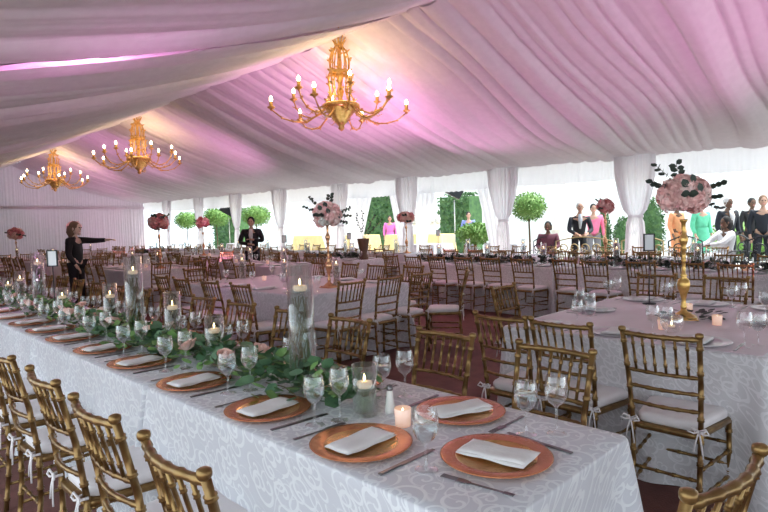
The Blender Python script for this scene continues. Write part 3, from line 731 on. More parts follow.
# ---------------------------------------------------------------- right table (T2) and the middle tables
covered(3.22, 5.10, .62, 2.12, 'crush', 'wide pale crushed cloth on the right table with the gold stand', .035, seed=21, wave=.03, bulge=.06)
table(3.22, 5.10, .62, 2.12, 'wide banquet table hidden under the pale cloth at the right')
rn = MB(); rn.box((4.16, 1.37, .7625), (1.82, 1.44, .003), bev=.001); o = obj('table_overlay', rn, 'pinkcloth'); tag(o, 'blush pink overlay covering the top of the right table', 'tablecloth')
zt2 = .765
def t2s(x, y, face, who, g=((.1, -.26), (.0, -.22))):
    setting(x, y, face, True, 0, who, 'right table', silver=True, glasses=g)
t2s(3.40, .98, 0, 'at the nearest near-side place of the right table'); t2s(3.40, 1.44, 0, 'at the middle near-side place of the right table'); t2s(3.40, 1.90, 0, 'at the farthest near-side place of the right table')
t2s(4.92, .90, 180, 'at the nearest far-side place of the right table'); t2s(4.92, 1.37, 180, 'at the middle far-side place of the right table'); t2s(4.92, 1.84, 180, 'at the farthest far-side place of the right table')
t2s(4.16, 1.93, 270, 'at the left end of the right table'); t2s(4.3, .80, 90, 'at the right end of the right table')
for x, y, l in ((3.68, 1.26, 'left of the gold stand foot'), (4.02, 1.05, 'right of the gold stand foot'), (4.45, 1.35, 'behind the gold stand foot')):
    VOT.put((x, y, zt2), 0, f'glowing pink votive candle {l}', 'votive candle', 'votives on the right table')
bw = MB(); bw.lathe([(0, 0), (.03, 0), (.05, .015), (.066, .05), (.064, .085), (.056, .10), (.054, .099), (.062, .083), (.062, .05), (.045, .018), (0, .006)], 28)
o = obj('glass_bowl', bw, 'glass'); o.location = (3.62, 1.19, zt2); w = MB(); w.lathe([(0, 0), (.018, 0), (.02, .012), (0, .014)], 14, (0, 0, .03)); obj('candle', w, 'wax', o)
f = MB(); f.lathe([(0, 0), (.004, .005), (.004, .012), (0, .024)], 8, (0, 0, .044)); obj('flame', f, 'flame', o); tag(o, 'round glass bowl with tea light at the front of the right table', 'bowl')
def ground_leaves(n, rx, ry, seed, m='darkleaf'):
    b = MB(); rnd = random.Random(seed)
    for k in range(n):
        a = rnd.uniform(0, 6.28); q = rnd.random()**.5; b.leaf((math.cos(a)*rx*q, math.sin(a)*ry*q, .006+rnd.random()*.02), (math.cos(a*3), math.sin(a*3), .25), (0, 0, 1), .06, .045)
    return b
o = obj('leaf_wreath', ground_leaves(60, .24, .22, 4), ['darkleaf']); o.location = (4.22, 1.26, zt2); tag(o, 'dark leaves scattered round the gold stand foot', 'leaves')
card(4.72, 1.72, 'black framed table card standing left of the gold flower stand', zt2)
for y, l in ((.975, 'rightmost with full cushion'), (1.46, 'middle'), (1.83, 'left-hand')):
    chair(3.03, y, 0, f'bronze gold chiavari chair at the near side of the right table, {l}', 'chairs at the right table', .01)
for y, l in ((.85, 'nearest the right edge'), (1.40, 'centre'), (1.98, 'left')): chair(5.42, y, 180, f'gold chiavari chair on the far side of the right table, {l}', 'chairs at the right table')
chair(4.1, 2.42, 270, 'gold chiavari chair at the left end of the right table', 'chairs at the right table')

# generic dressed table
def dressed(x0, x1, y0, y1, m, name, nl, garl=False, ends=(0, 0), silver=True, gl=2, seed=0, candles=0, res=.07, chairs=(1, 1), pink=False):
    covered(x0, x1, y0, y1, m, f'pale floor-length cloth on the {name}', res, seed=seed, wave=.03, bulge=.05)
    if pink: 
        b = MB(); b.box(((x0+x1)/2, (y0+y1)/2, .7625), (x1-x0-.03, y1-y0-.03, .003)); tag(obj('table_overlay', b, 'pinkcloth'), f'blush pink overlay on the {name}', 'tablecloth')
    L = y1-y0; rnd = random.Random(seed)
    for i in range(nl):
        y = y0 + L*(i+.5)/nl
        for sd, (x, xc, face) in enumerate(((x0+.19, x0-.20, 0), (x1-.19, x1+.20, 180))):
            who = f'{ORD[i]} from right, {("near", "far")[sd]} side of the {name}'
            setting(x, y, face, False, 0, who, name, silver=silver, glasses=((.14, -.17), (.2, -.08))[:gl])
            if chairs[sd]: chair(xc+rnd.uniform(-.05, .05), y+rnd.uniform(-.03, .03), face, f'gold chiavari chair {who}', f'chairs at the {name}')
    xm = (x0+x1)/2; wd = x1-x0
    for e, (yc, face) in enumerate(((y0-.22, 90), (y1+.22, 270))):
        for i in range(ends[e]):
            x = x0 + wd*(i+.5)/ends[e]; chair(x, yc, face, f'gold chiavari chair {ORD[i]} from left, {("near", "far")[e]} end of the {name}', f'chairs at the {name}')
    if garl:
        o = obj('leafy_garland', garland(0, L-.3, int(L*150), seed, .10, .12, (.06, .09)), ['darkleaf', 'darkleaf', 'stem']); o.location = (xm, y0+.15, .7605); tag(o, f'dark leafy garland running along the {name}', 'garland')
    for i in range(candles):
        y = y0 + L*(i+.5)/candles + .13
        (VOT if i % 2 else MED).put((xm+.02 if i % 2 else xm, y, .7605), 0, (f'lit votive candle {ORD[i//2]} along the {name}' if i % 2 else f'glass candle cylinder {ORD[i//2]} along the {name}'), 'candle', f'candles on the {name}')
dressed(3.45, 5.05, 4.65, 7.2, 'crush', 'pink middle table', 4, ends=(3, 2), seed=31, candles=5, res=.05, pink=True)
chair(5.2, 4.22, 125, 'gold chiavari chair turned at the near far corner of the pink middle table', 'chairs at the pink middle table')
dressed(7.75, 8.6, .9, 4.1, 'crush', 'right half of the garland table', 6, True, seed=32, candles=6)
dressed(7.75, 8.6, 4.2, 7.4, 'crush', 'left half of the garland table', 6, True, seed=33, candles=6)
dressed(10.0, 10.7, 2.6, 5.2, 'pinkcloth', 'window table by the benches', 4, seed=34, candles=4)
dressed(10.0, 10.7, 5.8, 8.6, 'pinkcloth', 'window table by round topiary', 4, seed=35, candles=4)
dressed(10.0, 10.7, 9.3, 12.2, 'whitecloth', 'window table before flower bar', 4, seed=36, candles=3)
dressed(10.0, 10.7, 13.0, 16.0, 'whitecloth', 'window table before closed sheer', 4, gl=1, seed=37, candles=3)
dressed(10.0, 10.7, 16.8, 19.8, 'whitecloth', 'window table behind the waiter', 4, gl=1, seed=38, candles=3)
dressed(10.0, 10.7, 20.6, 24.6, 'whitecloth', 'window table in far corner', 5, gl=1, seed=39, candles=3)
dressed(7.7, 8.6, 8.6, 10.9, 'crush', 'grey table behind pale pink bouquet', 4, True, seed=40, candles=3)
dressed(5.9, 6.9, 8.7, 11.1, 'pinkcloth', 'pink table in mid hall', 4, seed=41, candles=4)
dressed(3.95, 5.3, 10.3, 12.7, 'crush', 'table with the red bouquet', 4, ends=(2, 2), seed=42, candles=4, pink=True)
dressed(6.9, 8.6, 13.4, 15.6, 'pinkcloth', 'pink table beyond the waiter', 4, ends=(2, 0), gl=1, seed=43, candles=3)
dressed(3.9, 5.3, 15.2, 17.6, 'pinkcloth', 'table behind the pointing woman', 4, ends=(2, 0), gl=1, seed=44, candles=3)
dressed(6.2, 9.0, 18.2, 19.4, 'crush', 'wide garland table at back', 3, True, ends=(5, 4), gl=1, seed=45, candles=0, chairs=(0, 0))
dressed(3.6, 5.4, 20.0, 22.4, 'pinkcloth', 'back table with orange bouquet', 4, ends=(3, 0), gl=1, seed=46, candles=2)
dressed(6.6, 8.4, 22.6, 25.2, 'pinkcloth', 'rearmost table by far wall', 4, ends=(3, 0), gl=1, seed=47, candles=2)

def deco(x, y, zc, r, m, label, sq=.8, st=STANDR, m2=None, lv=1, seed=3, nf=14):
    st.put((x, y, zt), 0, label.replace('bouquet', 'flower stand under the bouquet') if False else f'slim gold stand holding the {label.split(" on ")[0]}', 'flower stand', 'gold flower stands', scale=(1, 1, max(.4, (zc-r*sq*.75-zt)/.73)))
    bouquet(x, y, zc, r, m, label, nf, sq, lv, seed, m2)
deco(4.65, 10.67, 1.64, .19, 'redflower', 'red and pink bouquet with dark sprigs on the left table', .85, m2='rose', lv=1, seed=5, nf=18)
deco(10.35, 4.55, 1.69, .16, 'redflower', 'dusty red bouquet on the window table by the benches', .9, m2='rose', seed=6)
deco(10.35, 9.15+.4, 1.64, .22, 'peach', 'flat coral bouquet on the window table before the flower bar', .5, m2='redflower', seed=7)
deco(4.5, 20.8, 1.52, .23, 'peach', 'orange peach bouquet on the back table at far left', .85, m2='redflower', seed=8)
deco(7.8, 15.0, 1.68, .19, 'redflower', 'small red bouquet on the pink table beyond the waiter', .9, m2='rose', seed=9)
deco(7.0, 23.5, 1.75, .26, 'rose', 'tiny pink bouquet on the rearmost table', .7, m2='redflower', seed=10)
card(8.15, 9.2, 'black framed table card beside the pale pink bouquet'); card(10.3, 8.5, 'black framed table card right of the flat coral bouquet')
card(6.4, 9.1, 'black framed table card on the pink table in mid hall')

# ---------------------------------------------------------------- chandeliers
def chandelier():
    o_ = empty('chandelier'); G = 'brass'
    b = MB(); b.tube([(0, 0, 1.42), (0, 0, 1.62)], .008, 6); obj('hanging_rod', b, G, o_)
    b = MB()
    for k in range(10):
        a = 2*PI*k/10; c_, s_ = math.cos(a), math.sin(a); b.tube([(c_*.05, s_*.05, 1.30), (c_*.075, s_*.075, 1.36), (c_*.13, s_*.13, 1.44)], [.012, .014, .006], 6)
    b.lathe([(.04, 1.28), (.07, 1.30), (.06, 1.33), (0, 1.34)], 16); obj('crown', b, G, o_)
    b = MB(); b.lathe([(0, .35), (.05, .38), (.03, .50), (.06, .60), (.03, .68), (.05, .80), (.07, .86), (.03, .92), (.04, 1.05), (.025, 1.12), (.04, 1.28), (0, 1.30)], 14); obj('centre_stem', b, G, o_)
    for k in range(10):
        b = MB(); a = 2*PI*k/10; c_, s_ = math.cos(a), math.sin(a)
        P = [(.05, 1.30), (.12, 1.22), (.16, 1.08), (.15, .92), (.19, .82), (.18, .70), (.16, .58), (.22, .46), (.26, .36)]
        b.tube([(c_*r, s_*r, z) for r, z in P], [.009 if i % 2 else .014 for i in range(len(P))], 6)
        for r, z in P[1::2]: b.ball((c_*r, s_*r, z), .02, 6, 4)
        
        for j, (r, z) in enumerate(P[1:-1]):
            t_ = Vector((-s_, c_, 0)); q_ = Vector((c_*r, s_*r, z)); b.leaf(q_, (t_*(1 if j % 2 else -1) + Vector((c_, s_, .8))), (c_, s_, 0), .07, .04)
        obj('cage_strand', b, G, o_)
    b = MB(); b.lathe([(.15, .86), (.17, .88), (.17, .91), (.15, .92), (.15, .86)], 20); obj('cage_ring', b, G, o_)
    b = MB(); b.lathe([(.26, .33), (.30, .35), (.30, .39), (.27, .41), (.26, .33)], 24); obj('bowl_rim', b, G, o_)
    b = MB(); b.lathe([(.255, .34), (.265, .325), (.225, .30), (.235, .285), (.18, .25), (.19, .235), (.14, .20), (.15, .185), (.10, .15), (.11, .135), (.06, .09), (.04, .05), (.055, .03), (.03, 0), (0, -.02)], 20); obj('bowl', b, G, o_)
    for k in range(12):
        a = 2*PI*(k+.35)/12; c_, s_ = math.cos(a), math.sin(a); lo = k % 2 == 0; R_ = 1.08 if lo else .80; zc = .30 if lo else .52
        b = MB(); P = [(.24, .36), (.38, .22), (.55, .11 if lo else .20), (.75, .12 if lo else .30), (.92, .17) if lo else (.78, .38), (R_, zc)] if lo else [(.24, .38), (.34, .28), (.50, .22), (.66, .28), (.76, .40), (R_, zc)]
        b.tube([(c_*r, s_*r, z) for r, z in P], [.014, .013, .017, .012, .012, .010], 6)
        for r, z in P[1:5]: b.ball((c_*r, s_*r, z), .024, 6, 4, (1, 1, .7))
        t = Vector((-s_, c_, 0)); m_ = Vector((c_*.55, s_*.55, .14 if lo else .23))
        for sg in (-1, 1): b.tube([m_, m_+Vector((c_*.04, s_*.04, -.05))+t*sg*.05, m_+Vector((c_*.10, s_*.10, -.02))+t*sg*.07], [.008, .006, .004], 5)
        for r, z in P[1:]:
            q_ = Vector((c_*r, s_*r, z)); b.leaf(q_, t+Vector((c_, s_, .6))*.5, (0, 0, 1), .09, .05); b.leaf(q_, -t+Vector((c_, s_, .6))*.5, (0, 0, 1), .09, .05)
        arm = obj('arm', b, G, o_)
        b = MB(); b.lathe([(0, -.03), (.02, -.01), (.02, .0), (.055, .02), (.062, .035), (.03, .04), (.026, .12), (0, .12)], 12, (c_*R_, s_*R_, zc)); obj('candle_cup', b, G, arm)
        b = MB(); b.lathe([(0, 0), (.014, .004), (.027, .03), (.021, .06), (.006, .085), (0, .09)], 10, (c_*R_, s_*R_, zc+.12)); obj('bulb', b, 'bulb', arm)
    return Proto(o_)
CHD = chandelier()
for y, l, k in ((6.87, 'largest gold chandelier with lit candle bulbs, nearest under the tent ridge', 1), (14.75, 'middle gold chandelier of the three under the tent ridge', 1), (21.9, 'farthest and smallest of the three gold chandeliers', 1)):
    CHD.put((6.0, y, 2.98 - (.02 if y > 10 else 0)), .2*y, l, 'chandelier', 'gold chandeliers under the ridge')
    L = bpy.data.lights.new('chandelier_glow', 'POINT'); L.energy = 55; L.color = (1, .68, .36); L.shadow_soft_size = .5; lo = bpy.data.objects.new('chandelier_glow', L); lo.location = (6.0, y, 3.7); C.objects.link(lo)

# ---------------------------------------------------------------- people
def skin_mesh(verts, edges, root=0, sub=1):
    me = bpy.data.meshes.new('t'); me.from_pydata([v[:3] for v in verts], edges, []); o = bpy.data.objects.new('t', me); C.objects.link(o)
    o.modifiers.new('s', 'SKIN')
    sv = me.skin_vertices[0].data if me.skin_vertices else None
    if sv is None:
        bpy.context.view_layer.objects.active = o; return None
    for i, v in enumerate(verts): sv[i].radius = (v[3], v[4] if len(v) > 4 else v[3]); sv[i].use_root = (i == root)
    md = o.modifiers.new('u', 'SUBSURF'); md.levels = sub
    dg = bpy.context.evaluated_depsgraph_get(); r = bpy.data.meshes.new_from_object(o.evaluated_get(dg)); bpy.data.objects.remove(o); return r
def ensure_skin(verts, edges, root=0, sub=1):
    bm = bmesh.new(); lay = bm.verts.layers.skin.verify()
    vs = [bm.verts.new(v[:3]) for v in verts]
    for i, v in enumerate(verts): vs[i][lay].radius = (v[3], v[4] if len(v) > 4 else v[3]); vs[i][lay].use_root = (i == root)
    for a, c in edges: bm.edges.new((vs[a], vs[c]))
    me = bpy.data.meshes.new('t'); bm.to_mesh(me); bm.free(); o = bpy.data.objects.new('t', me); C.objects.link(o)
    o.modifiers.new('s', 'SKIN').use_smooth_shade = True; md = o.modifiers.new('u', 'SUBSURF'); md.levels = sub; md.render_levels = sub
    dg = bpy.context.evaluated_depsgraph_get(); r = bpy.data.meshes.new_from_object(o.evaluated_get(dg)); bpy.data.objects.remove(o); bpy.data.meshes.remove(me); return r
def mesh_to_mb(me, b):
    off = len(b.v); b.v += [tuple(v.co) for v in me.vertices]
    for p in me.polygons: b.f.append(tuple(i+off for i in p.vertices)); b.m.append(b.mi); b.sm.append(True)
    bpy.data.meshes.remove(me)
V = Vector
def person(loc, rz, label, J, skin, top, bottom, hair, hairlen=.0, extra=None, skirt=False, shirt=None):
    """J: joints in metres for a 1.75 m figure facing +y"""
    o_ = empty('person', loc, rz); g = lambda n: V(J[n])
    pel, che, nk, hd = g('pel'), g('che'), g('neck'), g('head')
    verts = [(*pel, .13, .10), (*pel.lerp(che, .5), .125, .09), (*che, .15, .10), (*nk, .05, .05), (*nk.lerp(hd, .45), .048, .048)]; edges = [(0, 1), (1, 2), (2, 3), (3, 4)]
    def add(p, r, par): verts.append((*p, r)); edges.append((par, len(verts)-1)); return len(verts)-1
    hands = []
    for sd in ('l', 'r'):
        i = add(g('sh'+sd), .055, 2); i = add(g('el'+sd), .038, i); i = add(g('wr'+sd), .026, i); d = (g('wr'+sd)-g('el'+sd)).normalized(); i = add(g('wr'+sd)+d*.06, .032, i); hands.append((g('wr'+sd)+d*.08, d))
        i = add(g('hip'+sd), .085, 0); i = add(g('kn'+sd), .055, i); i = add(g('an'+sd), .036, i); i = add(g('to'+sd), .030, i)
    body = MB(); mesh_to_mb(ensure_skin(verts, edges), body)
    # head with face
    hf = V(J.get('look', (0, 1, 0))).normalized(); rgt = hf.cross(V((0, 0, 1))).normalized(); upv = rgt.cross(hf)
    R = Matrix((rgt, hf, upv)).transposed().to_4x4(); body.T = Matrix.Translation(hd) @ R
    body.ball((0, 0, 0), .095, 16, 12, (.78, .95, 1.18)); body.ball((0, .088, -.015), .018, 8, 6, (.7, 1, 1.3)); body.mi = 2; body.ball((0, .082, -.052), .02, 8, 5, (1.2, .6, .4)); body.mi = 0; body.ball((0, .06, -.095), .03, 8, 6)
    for sx in (-1, 1): body.ball((sx*.08, -.005, -.01), .022, 8, 6, (.4, .8, 1.3)); body.mi = 1; body.ball((sx*.03, .086, .012), .011, 8, 6); body.mi = 0
    body.T = None
    for (p, d) in hands:
        sidev = d.cross(V((0, 0, 1))); sidev = sidev.normalized() if sidev.length > .1 else V((0, 1, 0)); cn = d.cross(sidev)
        for k, (off, ln) in enumerate(((-.026, .062), (-.009, .075), (.009, .07), (.025, .055))):
            q = p + sidev*off; body.tube([q-d*.03, q+d*ln*.5, q+d*ln*.85+cn*.012, q+d*ln+cn*.026], [.009, .0085, .0078, .006], 6)
        q = p - sidev*.03 - d*.035; body.tube([q, q-sidev*.022+d*.022, q-sidev*.028+d*.05+cn*.008], [.011, .010, .007], 6)
    obj('body', body, [skin, 'black', 'redflower'], o_)
    # upper garment
    v = [(*pel.lerp(che, -.28), .16, .13), (*pel.lerp(che, .45), .15, .12), (*che, .175, .125), (*che.lerp(nk, .6), .09, .075)]; e = [(0, 1), (1, 2), (2, 3)]
    for sd in ('l', 'r'):
        v.append((*g('sh'+sd), .075)); e.append((2, len(v)-1)); v.append((*g('el'+sd), .055)); e.append((len(v)-2, len(v)-1)); v.append((*g('el'+sd).lerp(g('wr'+sd), .92), .042)); e.append((len(v)-2, len(v)-1))
    t = MB(); mesh_to_mb(ensure_skin(v, e), t); obj('jacket' if shirt else 'top', t, top, o_)
    if shirt:
        t = MB(); n_ = nk.lerp(che, .1)+hf*.08; c2 = pel.lerp(che, .45)+V((0, 1, 0))*.135
        t.tube([n_, che+V((0, .135, .0)), c2], [.035, .05, .02], 8); obj('shirt_front', t, shirt, o_)
    t = MB()
    if skirt:
        n = 24; rings = []; 
        for tt, r_ in ((-.12, .15), (.15, .19), (.6, .24), (1, .30)):
            c3 = pel.lerp(V((pel.x, pel.y, .06)), tt); rings.append([t.vert((c3.x+r_*math.cos(2*PI*k/n)*(1+.06*math.sin(k*3)), c3.y+r_*math.sin(2*PI*k/n), c3.z)) for k in range(n)])
        for p, q in zip(rings, rings[1:]):
            for k in range(n): t.face((p[k], q[k], q[(k+1) % n], p[(k+1) % n]))
        obj('skirt', t, bottom, o_)
    else:
        v = [(*pel.lerp(che, .15), .145, .115)]; e = []
        for sd in ('l', 'r'):
            v.append((*g('hip'+sd), .105)); e.append((0, len(v)-1)); v.append((*g('kn'+sd), .075)); e.append((len(v)-2, len(v)-1)); v.append((*(g('an'+sd)+V((0, 0, .03))), .06)); e.append((len(v)-2, len(v)-1))
        mesh_to_mb(ensure_skin(v, e), t); obj('trousers', t, bottom, o_)
        t = MB()
        for sd in ('l', 'r'): t.tube([g('an'+sd)+V((0, -.05, -.035)), g('an'+sd)+V((0, .03, -.035)), g('to'+sd)+V((0, .02, 0))], [.042, .048, .035], 8)
        obj('shoes', t, 'black', o_)
    # hair cap
    h = MB(); h.T = Matrix.Translation(hd) @ R; h.ball((0, -.018, .020), .101, 14, 10, (.86, .95, 1.12))
    if hairlen: h.tube([(0, -.05, .03), (0, -.075, -.08), (0, -.07, -hairlen)], [.09, .085, .05], 12)
    h.v = [q for q in h.v]; obj('hair', h, hair, o_)
    return tag(o_, label, 'person')
def stand_pose(**k):
    J = dict(pel=(0, 0, .97), che=(0, 0, 1.32), neck=(0, 0, 1.47), head=(0, .015, 1.63), shl=(-.19, 0, 1.41), shr=(.19, 0, 1.41), ell=(-.25, -.02, 1.13), elr=(.25, -.02, 1.13), wrl=(-.24, .08, .90), wrr=(.24, .08, .90),
             hipl=(-.09, 0, .92), hipr=(.09, 0, .92), knl=(-.11, .02, .50), knr=(.11, .02, .50), anl=(-.12, -.02, .075), anr=(.12, -.02, .075), tol=(-.13, .13, .035), tor=(.13, .13, .035)); J.update(k); return J
def sit_pose(**k):
    J = dict(pel=(0, 0, .55), che=(0, -.02, .90), neck=(0, -.02, 1.05), head=(0, .0, 1.21), shl=(-.19, -.02, .99), shr=(.19, -.02, .99), ell=(-.24, .05, .73), elr=(.24, .05, .73), wrl=(-.15, .28, .68), wrr=(.15, .28, .68),
             hipl=(-.09, .03, .54), hipr=(.09, .03, .54), knl=(-.11, .44, .52), knr=(.11, .44, .52), anl=(-.12, .42, .08), anr=(.12, .42, .08), tol=(-.12, .57, .035), tor=(.12, .57, .035)); J.update(k); return J
PZ = .12
def deg(a): return math.radians(a-90)
# pointing woman: faces right of frame (direction +x,-y = -45 deg)
person((3.3, 11.1, 0), deg(-45), 'woman in black pointing to the right with outstretched arm, reddish hair', stand_pose(head=(0, .03, 1.56), neck=(0, 0, 1.41), che=(0, 0, 1.27), shl=(-.17, 0, 1.35), shr=(.17, 0, 1.35), ell=(-.17, .27, 1.33), wrl=(-.14, .52, 1.34), elr=(.23, .0, 1.10), wrr=(.20, .12, .90)), 'pale', 'blackc', 'blackc', 'hair_r', .16)
person((7.34, 11.75, 0), deg(230), 'waiter in black with white shirt front standing by the window tables', stand_pose(ell=(-.27, .10, 1.18), wrl=(-.05, .27, 1.22), elr=(.27, .08, 1.15), wrr=(.02, .28, 1.12)), 'skin', 'blackc', 'blackc', 'hair_b', 0, shirt='white')
person((14.1, 3.48, PZ+.0), deg(235), 'man in dark suit and open white shirt standing outside at the right', stand_pose(), 'skin2', 'suit', 'suit', 'hair_g', 0, shirt='white')
person((12.95, 3.24, PZ), deg(140), 'seated woman with dark hair and white top leaning forward outside', sit_pose(ell=(-.22, .22, .80), wrl=(-.12, .45, .76), elr=(.22, .22, .80), wrr=(.12, .45, .76)), 'skin2', 'white', 'white', 'hair_b', .14)
person((13.0, 6.36, PZ), deg(215), 'grey-haired man in navy suit with pale tie leaning over outside', stand_pose(che=(0, .08, 1.34), neck=(0, .14, 1.50), head=(0, .2, 1.65), shl=(-.19, .12, 1.38), shr=(.19, .12, 1.38), ell=(-.26, .2, 1.10), elr=(.26, .2, 1.10), wrl=(-.12, .42, 1.02), wrr=(.12, .42, 1.02)), 'skin', 'suit', 'suit', 'hair_g', 0, shirt='tie')
person((12.5, 6.9, PZ), deg(200), 'seated woman in maroon with dark hair beside the round topiary', sit_pose(), 'skin2', 'maroon', 'maroon', 'hair_b', .05)
person((15.3, 4.35, PZ), deg(240), 'woman in emerald green dress behind the blush bouquet', stand_pose(), 'skin', 'green', 'green', 'hair_b', .1, skirt=True)
person((15.6, 5.0, PZ), deg(250), 'person in orange top behind the blush bouquet', stand_pose(), 'skin2', 'orange', 'orange', 'hair_b')
person((14.2, 2.85, PZ), deg(200), 'man in dark suit standing at the right edge seen from the side', stand_pose(), 'skin', 'suit', 'suit', 'hair_r')
person((13.6, 2.35, PZ), deg(180), 'man in blue-grey jacket at the right frame edge', stand_pose(), 'skin', 'grey', 'suit', 'hair_b')
person((15.8, 3.4, PZ), deg(220), 'guest in black behind the two suited men', stand_pose(), 'skin2', 'blackc', 'blackc', 'hair_b')
person((14.3, 6.6, PZ), deg(215), 'person in bright pink top behind the grey-haired man', stand_pose(), 'skin', 'pinkc', 'grey', 'hair_b')
person((16.5, 12.2, PZ), deg(225), 'bartender in blue shirt behind the white flowers', stand_pose(), 'skin', 'blue', 'grey', 'hair_b')
person((17.0, 16.6, PZ), deg(225), 'woman in full magenta dress outside the middle opening', stand_pose(), 'skin', 'bloom_mag', 'bloom_mag', 'hair_b', .1, skirt=True)
person((17.3, 15.3, PZ), deg(225), 'woman in white dress beside the magenta dress', stand_pose(), 'skin', 'white', 'white', 'hair_r', .1, skirt=True)

# ---------------------------------------------------------------- outside things
def leaf_ball(rx, ry, rz, n, L, seed, mats, stemz=None):
    b = MB(); rnd = random.Random(seed); b.ball((0, 0, 0), 1, 14, 10, (rx*.86, ry*.86, rz*.86))
    for k in range(n):
        z = 1-2*(k+.5)/n; a = k*2.39996; q = math.sqrt(1-z*z); d = V((q*math.cos(a), q*math.sin(a), z)); j = rnd.uniform(.84, 1.03)
        t = V((rnd.uniform(-1, 1), rnd.uniform(-1, 1), rnd.uniform(-1, 1)))
        b.leaf((d.x*rx*j, d.y*ry*j, d.z*rz*j), (d*.6+t*.8).normalized(), d, L, L*.6)
    return b
def topiary(x, y, zc, r, sq, label, seed, name='topiary_tree'):
    o_ = empty(name, (x, y, PZ)); b = leaf_ball(r, r, r*sq, 900, r*.16, seed, 0); f_ = obj('crown', b, 'topleaf', o_); f_.location = (0, 0, zc-PZ)
    b = MB(); b.tube([(0, 0, .3), (.02, 0, .8), (0, .01, zc-PZ-r*sq*.7)], [.03, .026, .022], 8); obj('trunk', b, 'bark', o_)
    b = MB(); b.lathe([(0, 0), (.18, 0), (.23, .3), (.25, .36), (.22, .36), (.20, .31), (0, .31)], 20); obj('pot', b, 'stone', o_)
    return tag(o_, label, 'topiary', 'topiaries outside the openings')
topiary(13.0, 7.7, 1.84, .42, .85, 'round clipped topiary ball on a bare stem right of centre', 1)
topiary(13.0, 20.4, 2.02, .55, .72, 'wide clipped topiary ball nearest of the left three', 2)
topiary(13.0, 23.7, 2.06, .58, .70, 'middle topiary ball of the left three openings', 3)
topiary(13.0, 26.6, 2.0, .55, .72, 'leftmost and farthest clipped topiary ball', 4)
def shrub(x, y, rx, rz, label, seed, m='hedge', z=None):
    o_ = empty('shrub', (x, y, PZ)); b = leaf_ball(rx, rx, rz, 900, .09, seed, 0); f_ = obj('foliage', b, m, o_); f_.location = (0, 0, z or rz*1.02)
    b = MB(); b.tube([(0, 0, 0), (0, 0, (z or rz)*.8)], .04, 8); obj('trunk', b, 'bark', o_); return tag(o_, label, 'shrub', 'shrubs on the patio')
shrub(13.0, 9.4, .48, .27, 'low spreading green shrub in front of the flower bar', 5, 'topleaf', 1.05)
shrub(18.3, 8.1, .2, .8, 'upright conifer left of the tied drape by the fountain', 6); shrub(18.3, 7.45, .3, .7, 'broader conifer right beside the upright one', 7)
shrub(16.8, 6.05, .32, .95, 'dark round shrub behind the blush bouquet', 8); shrub(20.5, 4.4, 1.3, .6, 'pale green bush behind the guests at right', 9, 'topleaf'); shrub(19, 1.7, .9, 1.0, 'bush at the far right edge outside', 10, 'topleaf')
def hedge(x, y0, y1, h, label, seed):
    b = MB(); rnd = random.Random(seed); b.box((x, (y0+y1)/2, PZ+h/2), (.9, y1-y0, h))
    for k in range(int((y1-y0)*h*90)):
        y = rnd.uniform(y0, y1); z = rnd.uniform(.1, h); b.leaf((x-.46-rnd.random()*.06, y, PZ+z), (rnd.uniform(-1, 0), rnd.uniform(-1, 1), rnd.uniform(-1, 1)), (-1, 0, .4), .16, .11)
    for k in range(int((y1-y0)*60)):
        b.leaf((x+rnd.uniform(-.45, .45), rnd.uniform(y0, y1), PZ+h+rnd.random()*.1), (rnd.uniform(-1, 1), rnd.uniform(-1, 1), 1), (0, 0, 1), .16, .11)
    tag(obj('hedge', b, 'hedge'), label, 'hedge')
hedge(20, 14.4, 16.0, 2.5, 'tall dark green hedge behind the white flowers', 1); hedge(20, 18.6, 21.6, 3.7, 'tall dark green hedge behind the magenta dress', 2); hedge(20, 33, 36, 2.6, 'dark hedge beyond the left openings', 3)
# white house far beyond
o_ = empty('house', (27, 14, PZ)); b = MB(); b.box((0, 0, 3.0), (3, 60, 6), ); obj('wall', b, 'stucco', o_)
for k in range(9):
    b = MB(); b.box((-1.52, -26+k*6.4, 2.0), (.06, 1.6, 2.4)); wo = obj('window', b, 'stone', o_); b = MB(); b.box((-1.56, -26+k*6.4, 2.0), (.04, 1.3, 2.1)); obj('pane', b, 'card', wo)
b = MB(); b.box((-.2, 0, 6.1), (4, 61, .25)); obj('roof', b, 'stone', o_); tag(o_, 'overexposed white house wall far behind the patio', 'building')
# pergola posts outside
for (x, y, l) in ((12.9, 2.3, 'white post right of the blush bouquet'), (14.5, 13.4, 'white post left of the peach table flowers'), (15.5, 7.9, 'slender pale column left of the dusty red bouquet')):
    b = MB(); b.lathe([(.11, 0), (.11, .1), (.075, .14), (.07, 3.0), (.11, 3.06), (.11, 3.2), (0, 3.2)], 20); o = obj('pillar', b, 'stucco'); o.location = (x, y, PZ); tag(o, l, 'pillar', 'white pillars on the patio')
# fountain
o_ = empty('fountain', (18.2, 9.75, PZ)); b = MB(); b.lathe([(0, 0), (1.25, 0), (1.25, .5), (1.32, .56), (1.18, .58), (1.12, .45), (0, .4)], 36); obj('pool_basin', b, 'stone', o_)
b = MB(); b.lathe([(.25, .4), (.16, .6), (.12, .9), (.18, 1.1), (.09, 1.2), (.08, 1.6), (.12, 1.75), (.06, 1.85), (.05, 2.15), (.07, 2.3), (.04, 2.35), (.08, 2.48), (0, 2.6)], 20); obj('column', b, 'stone', o_)
for r, z in ((.78, 1.12), (.48, 1.72), (.26, 2.2)):
    b = MB(); b.lathe([(.06, z-.12), (r*.6, z-.06), (r, z+.05), (r+.02, z+.08), (r-.04, z+.07), (r*.5, z), (0, z-.02)], 28); obj('tier_bowl', b, 'stone', o_)
tag(o_, 'pale stone three-tier fountain on the bright patio', 'fountain')
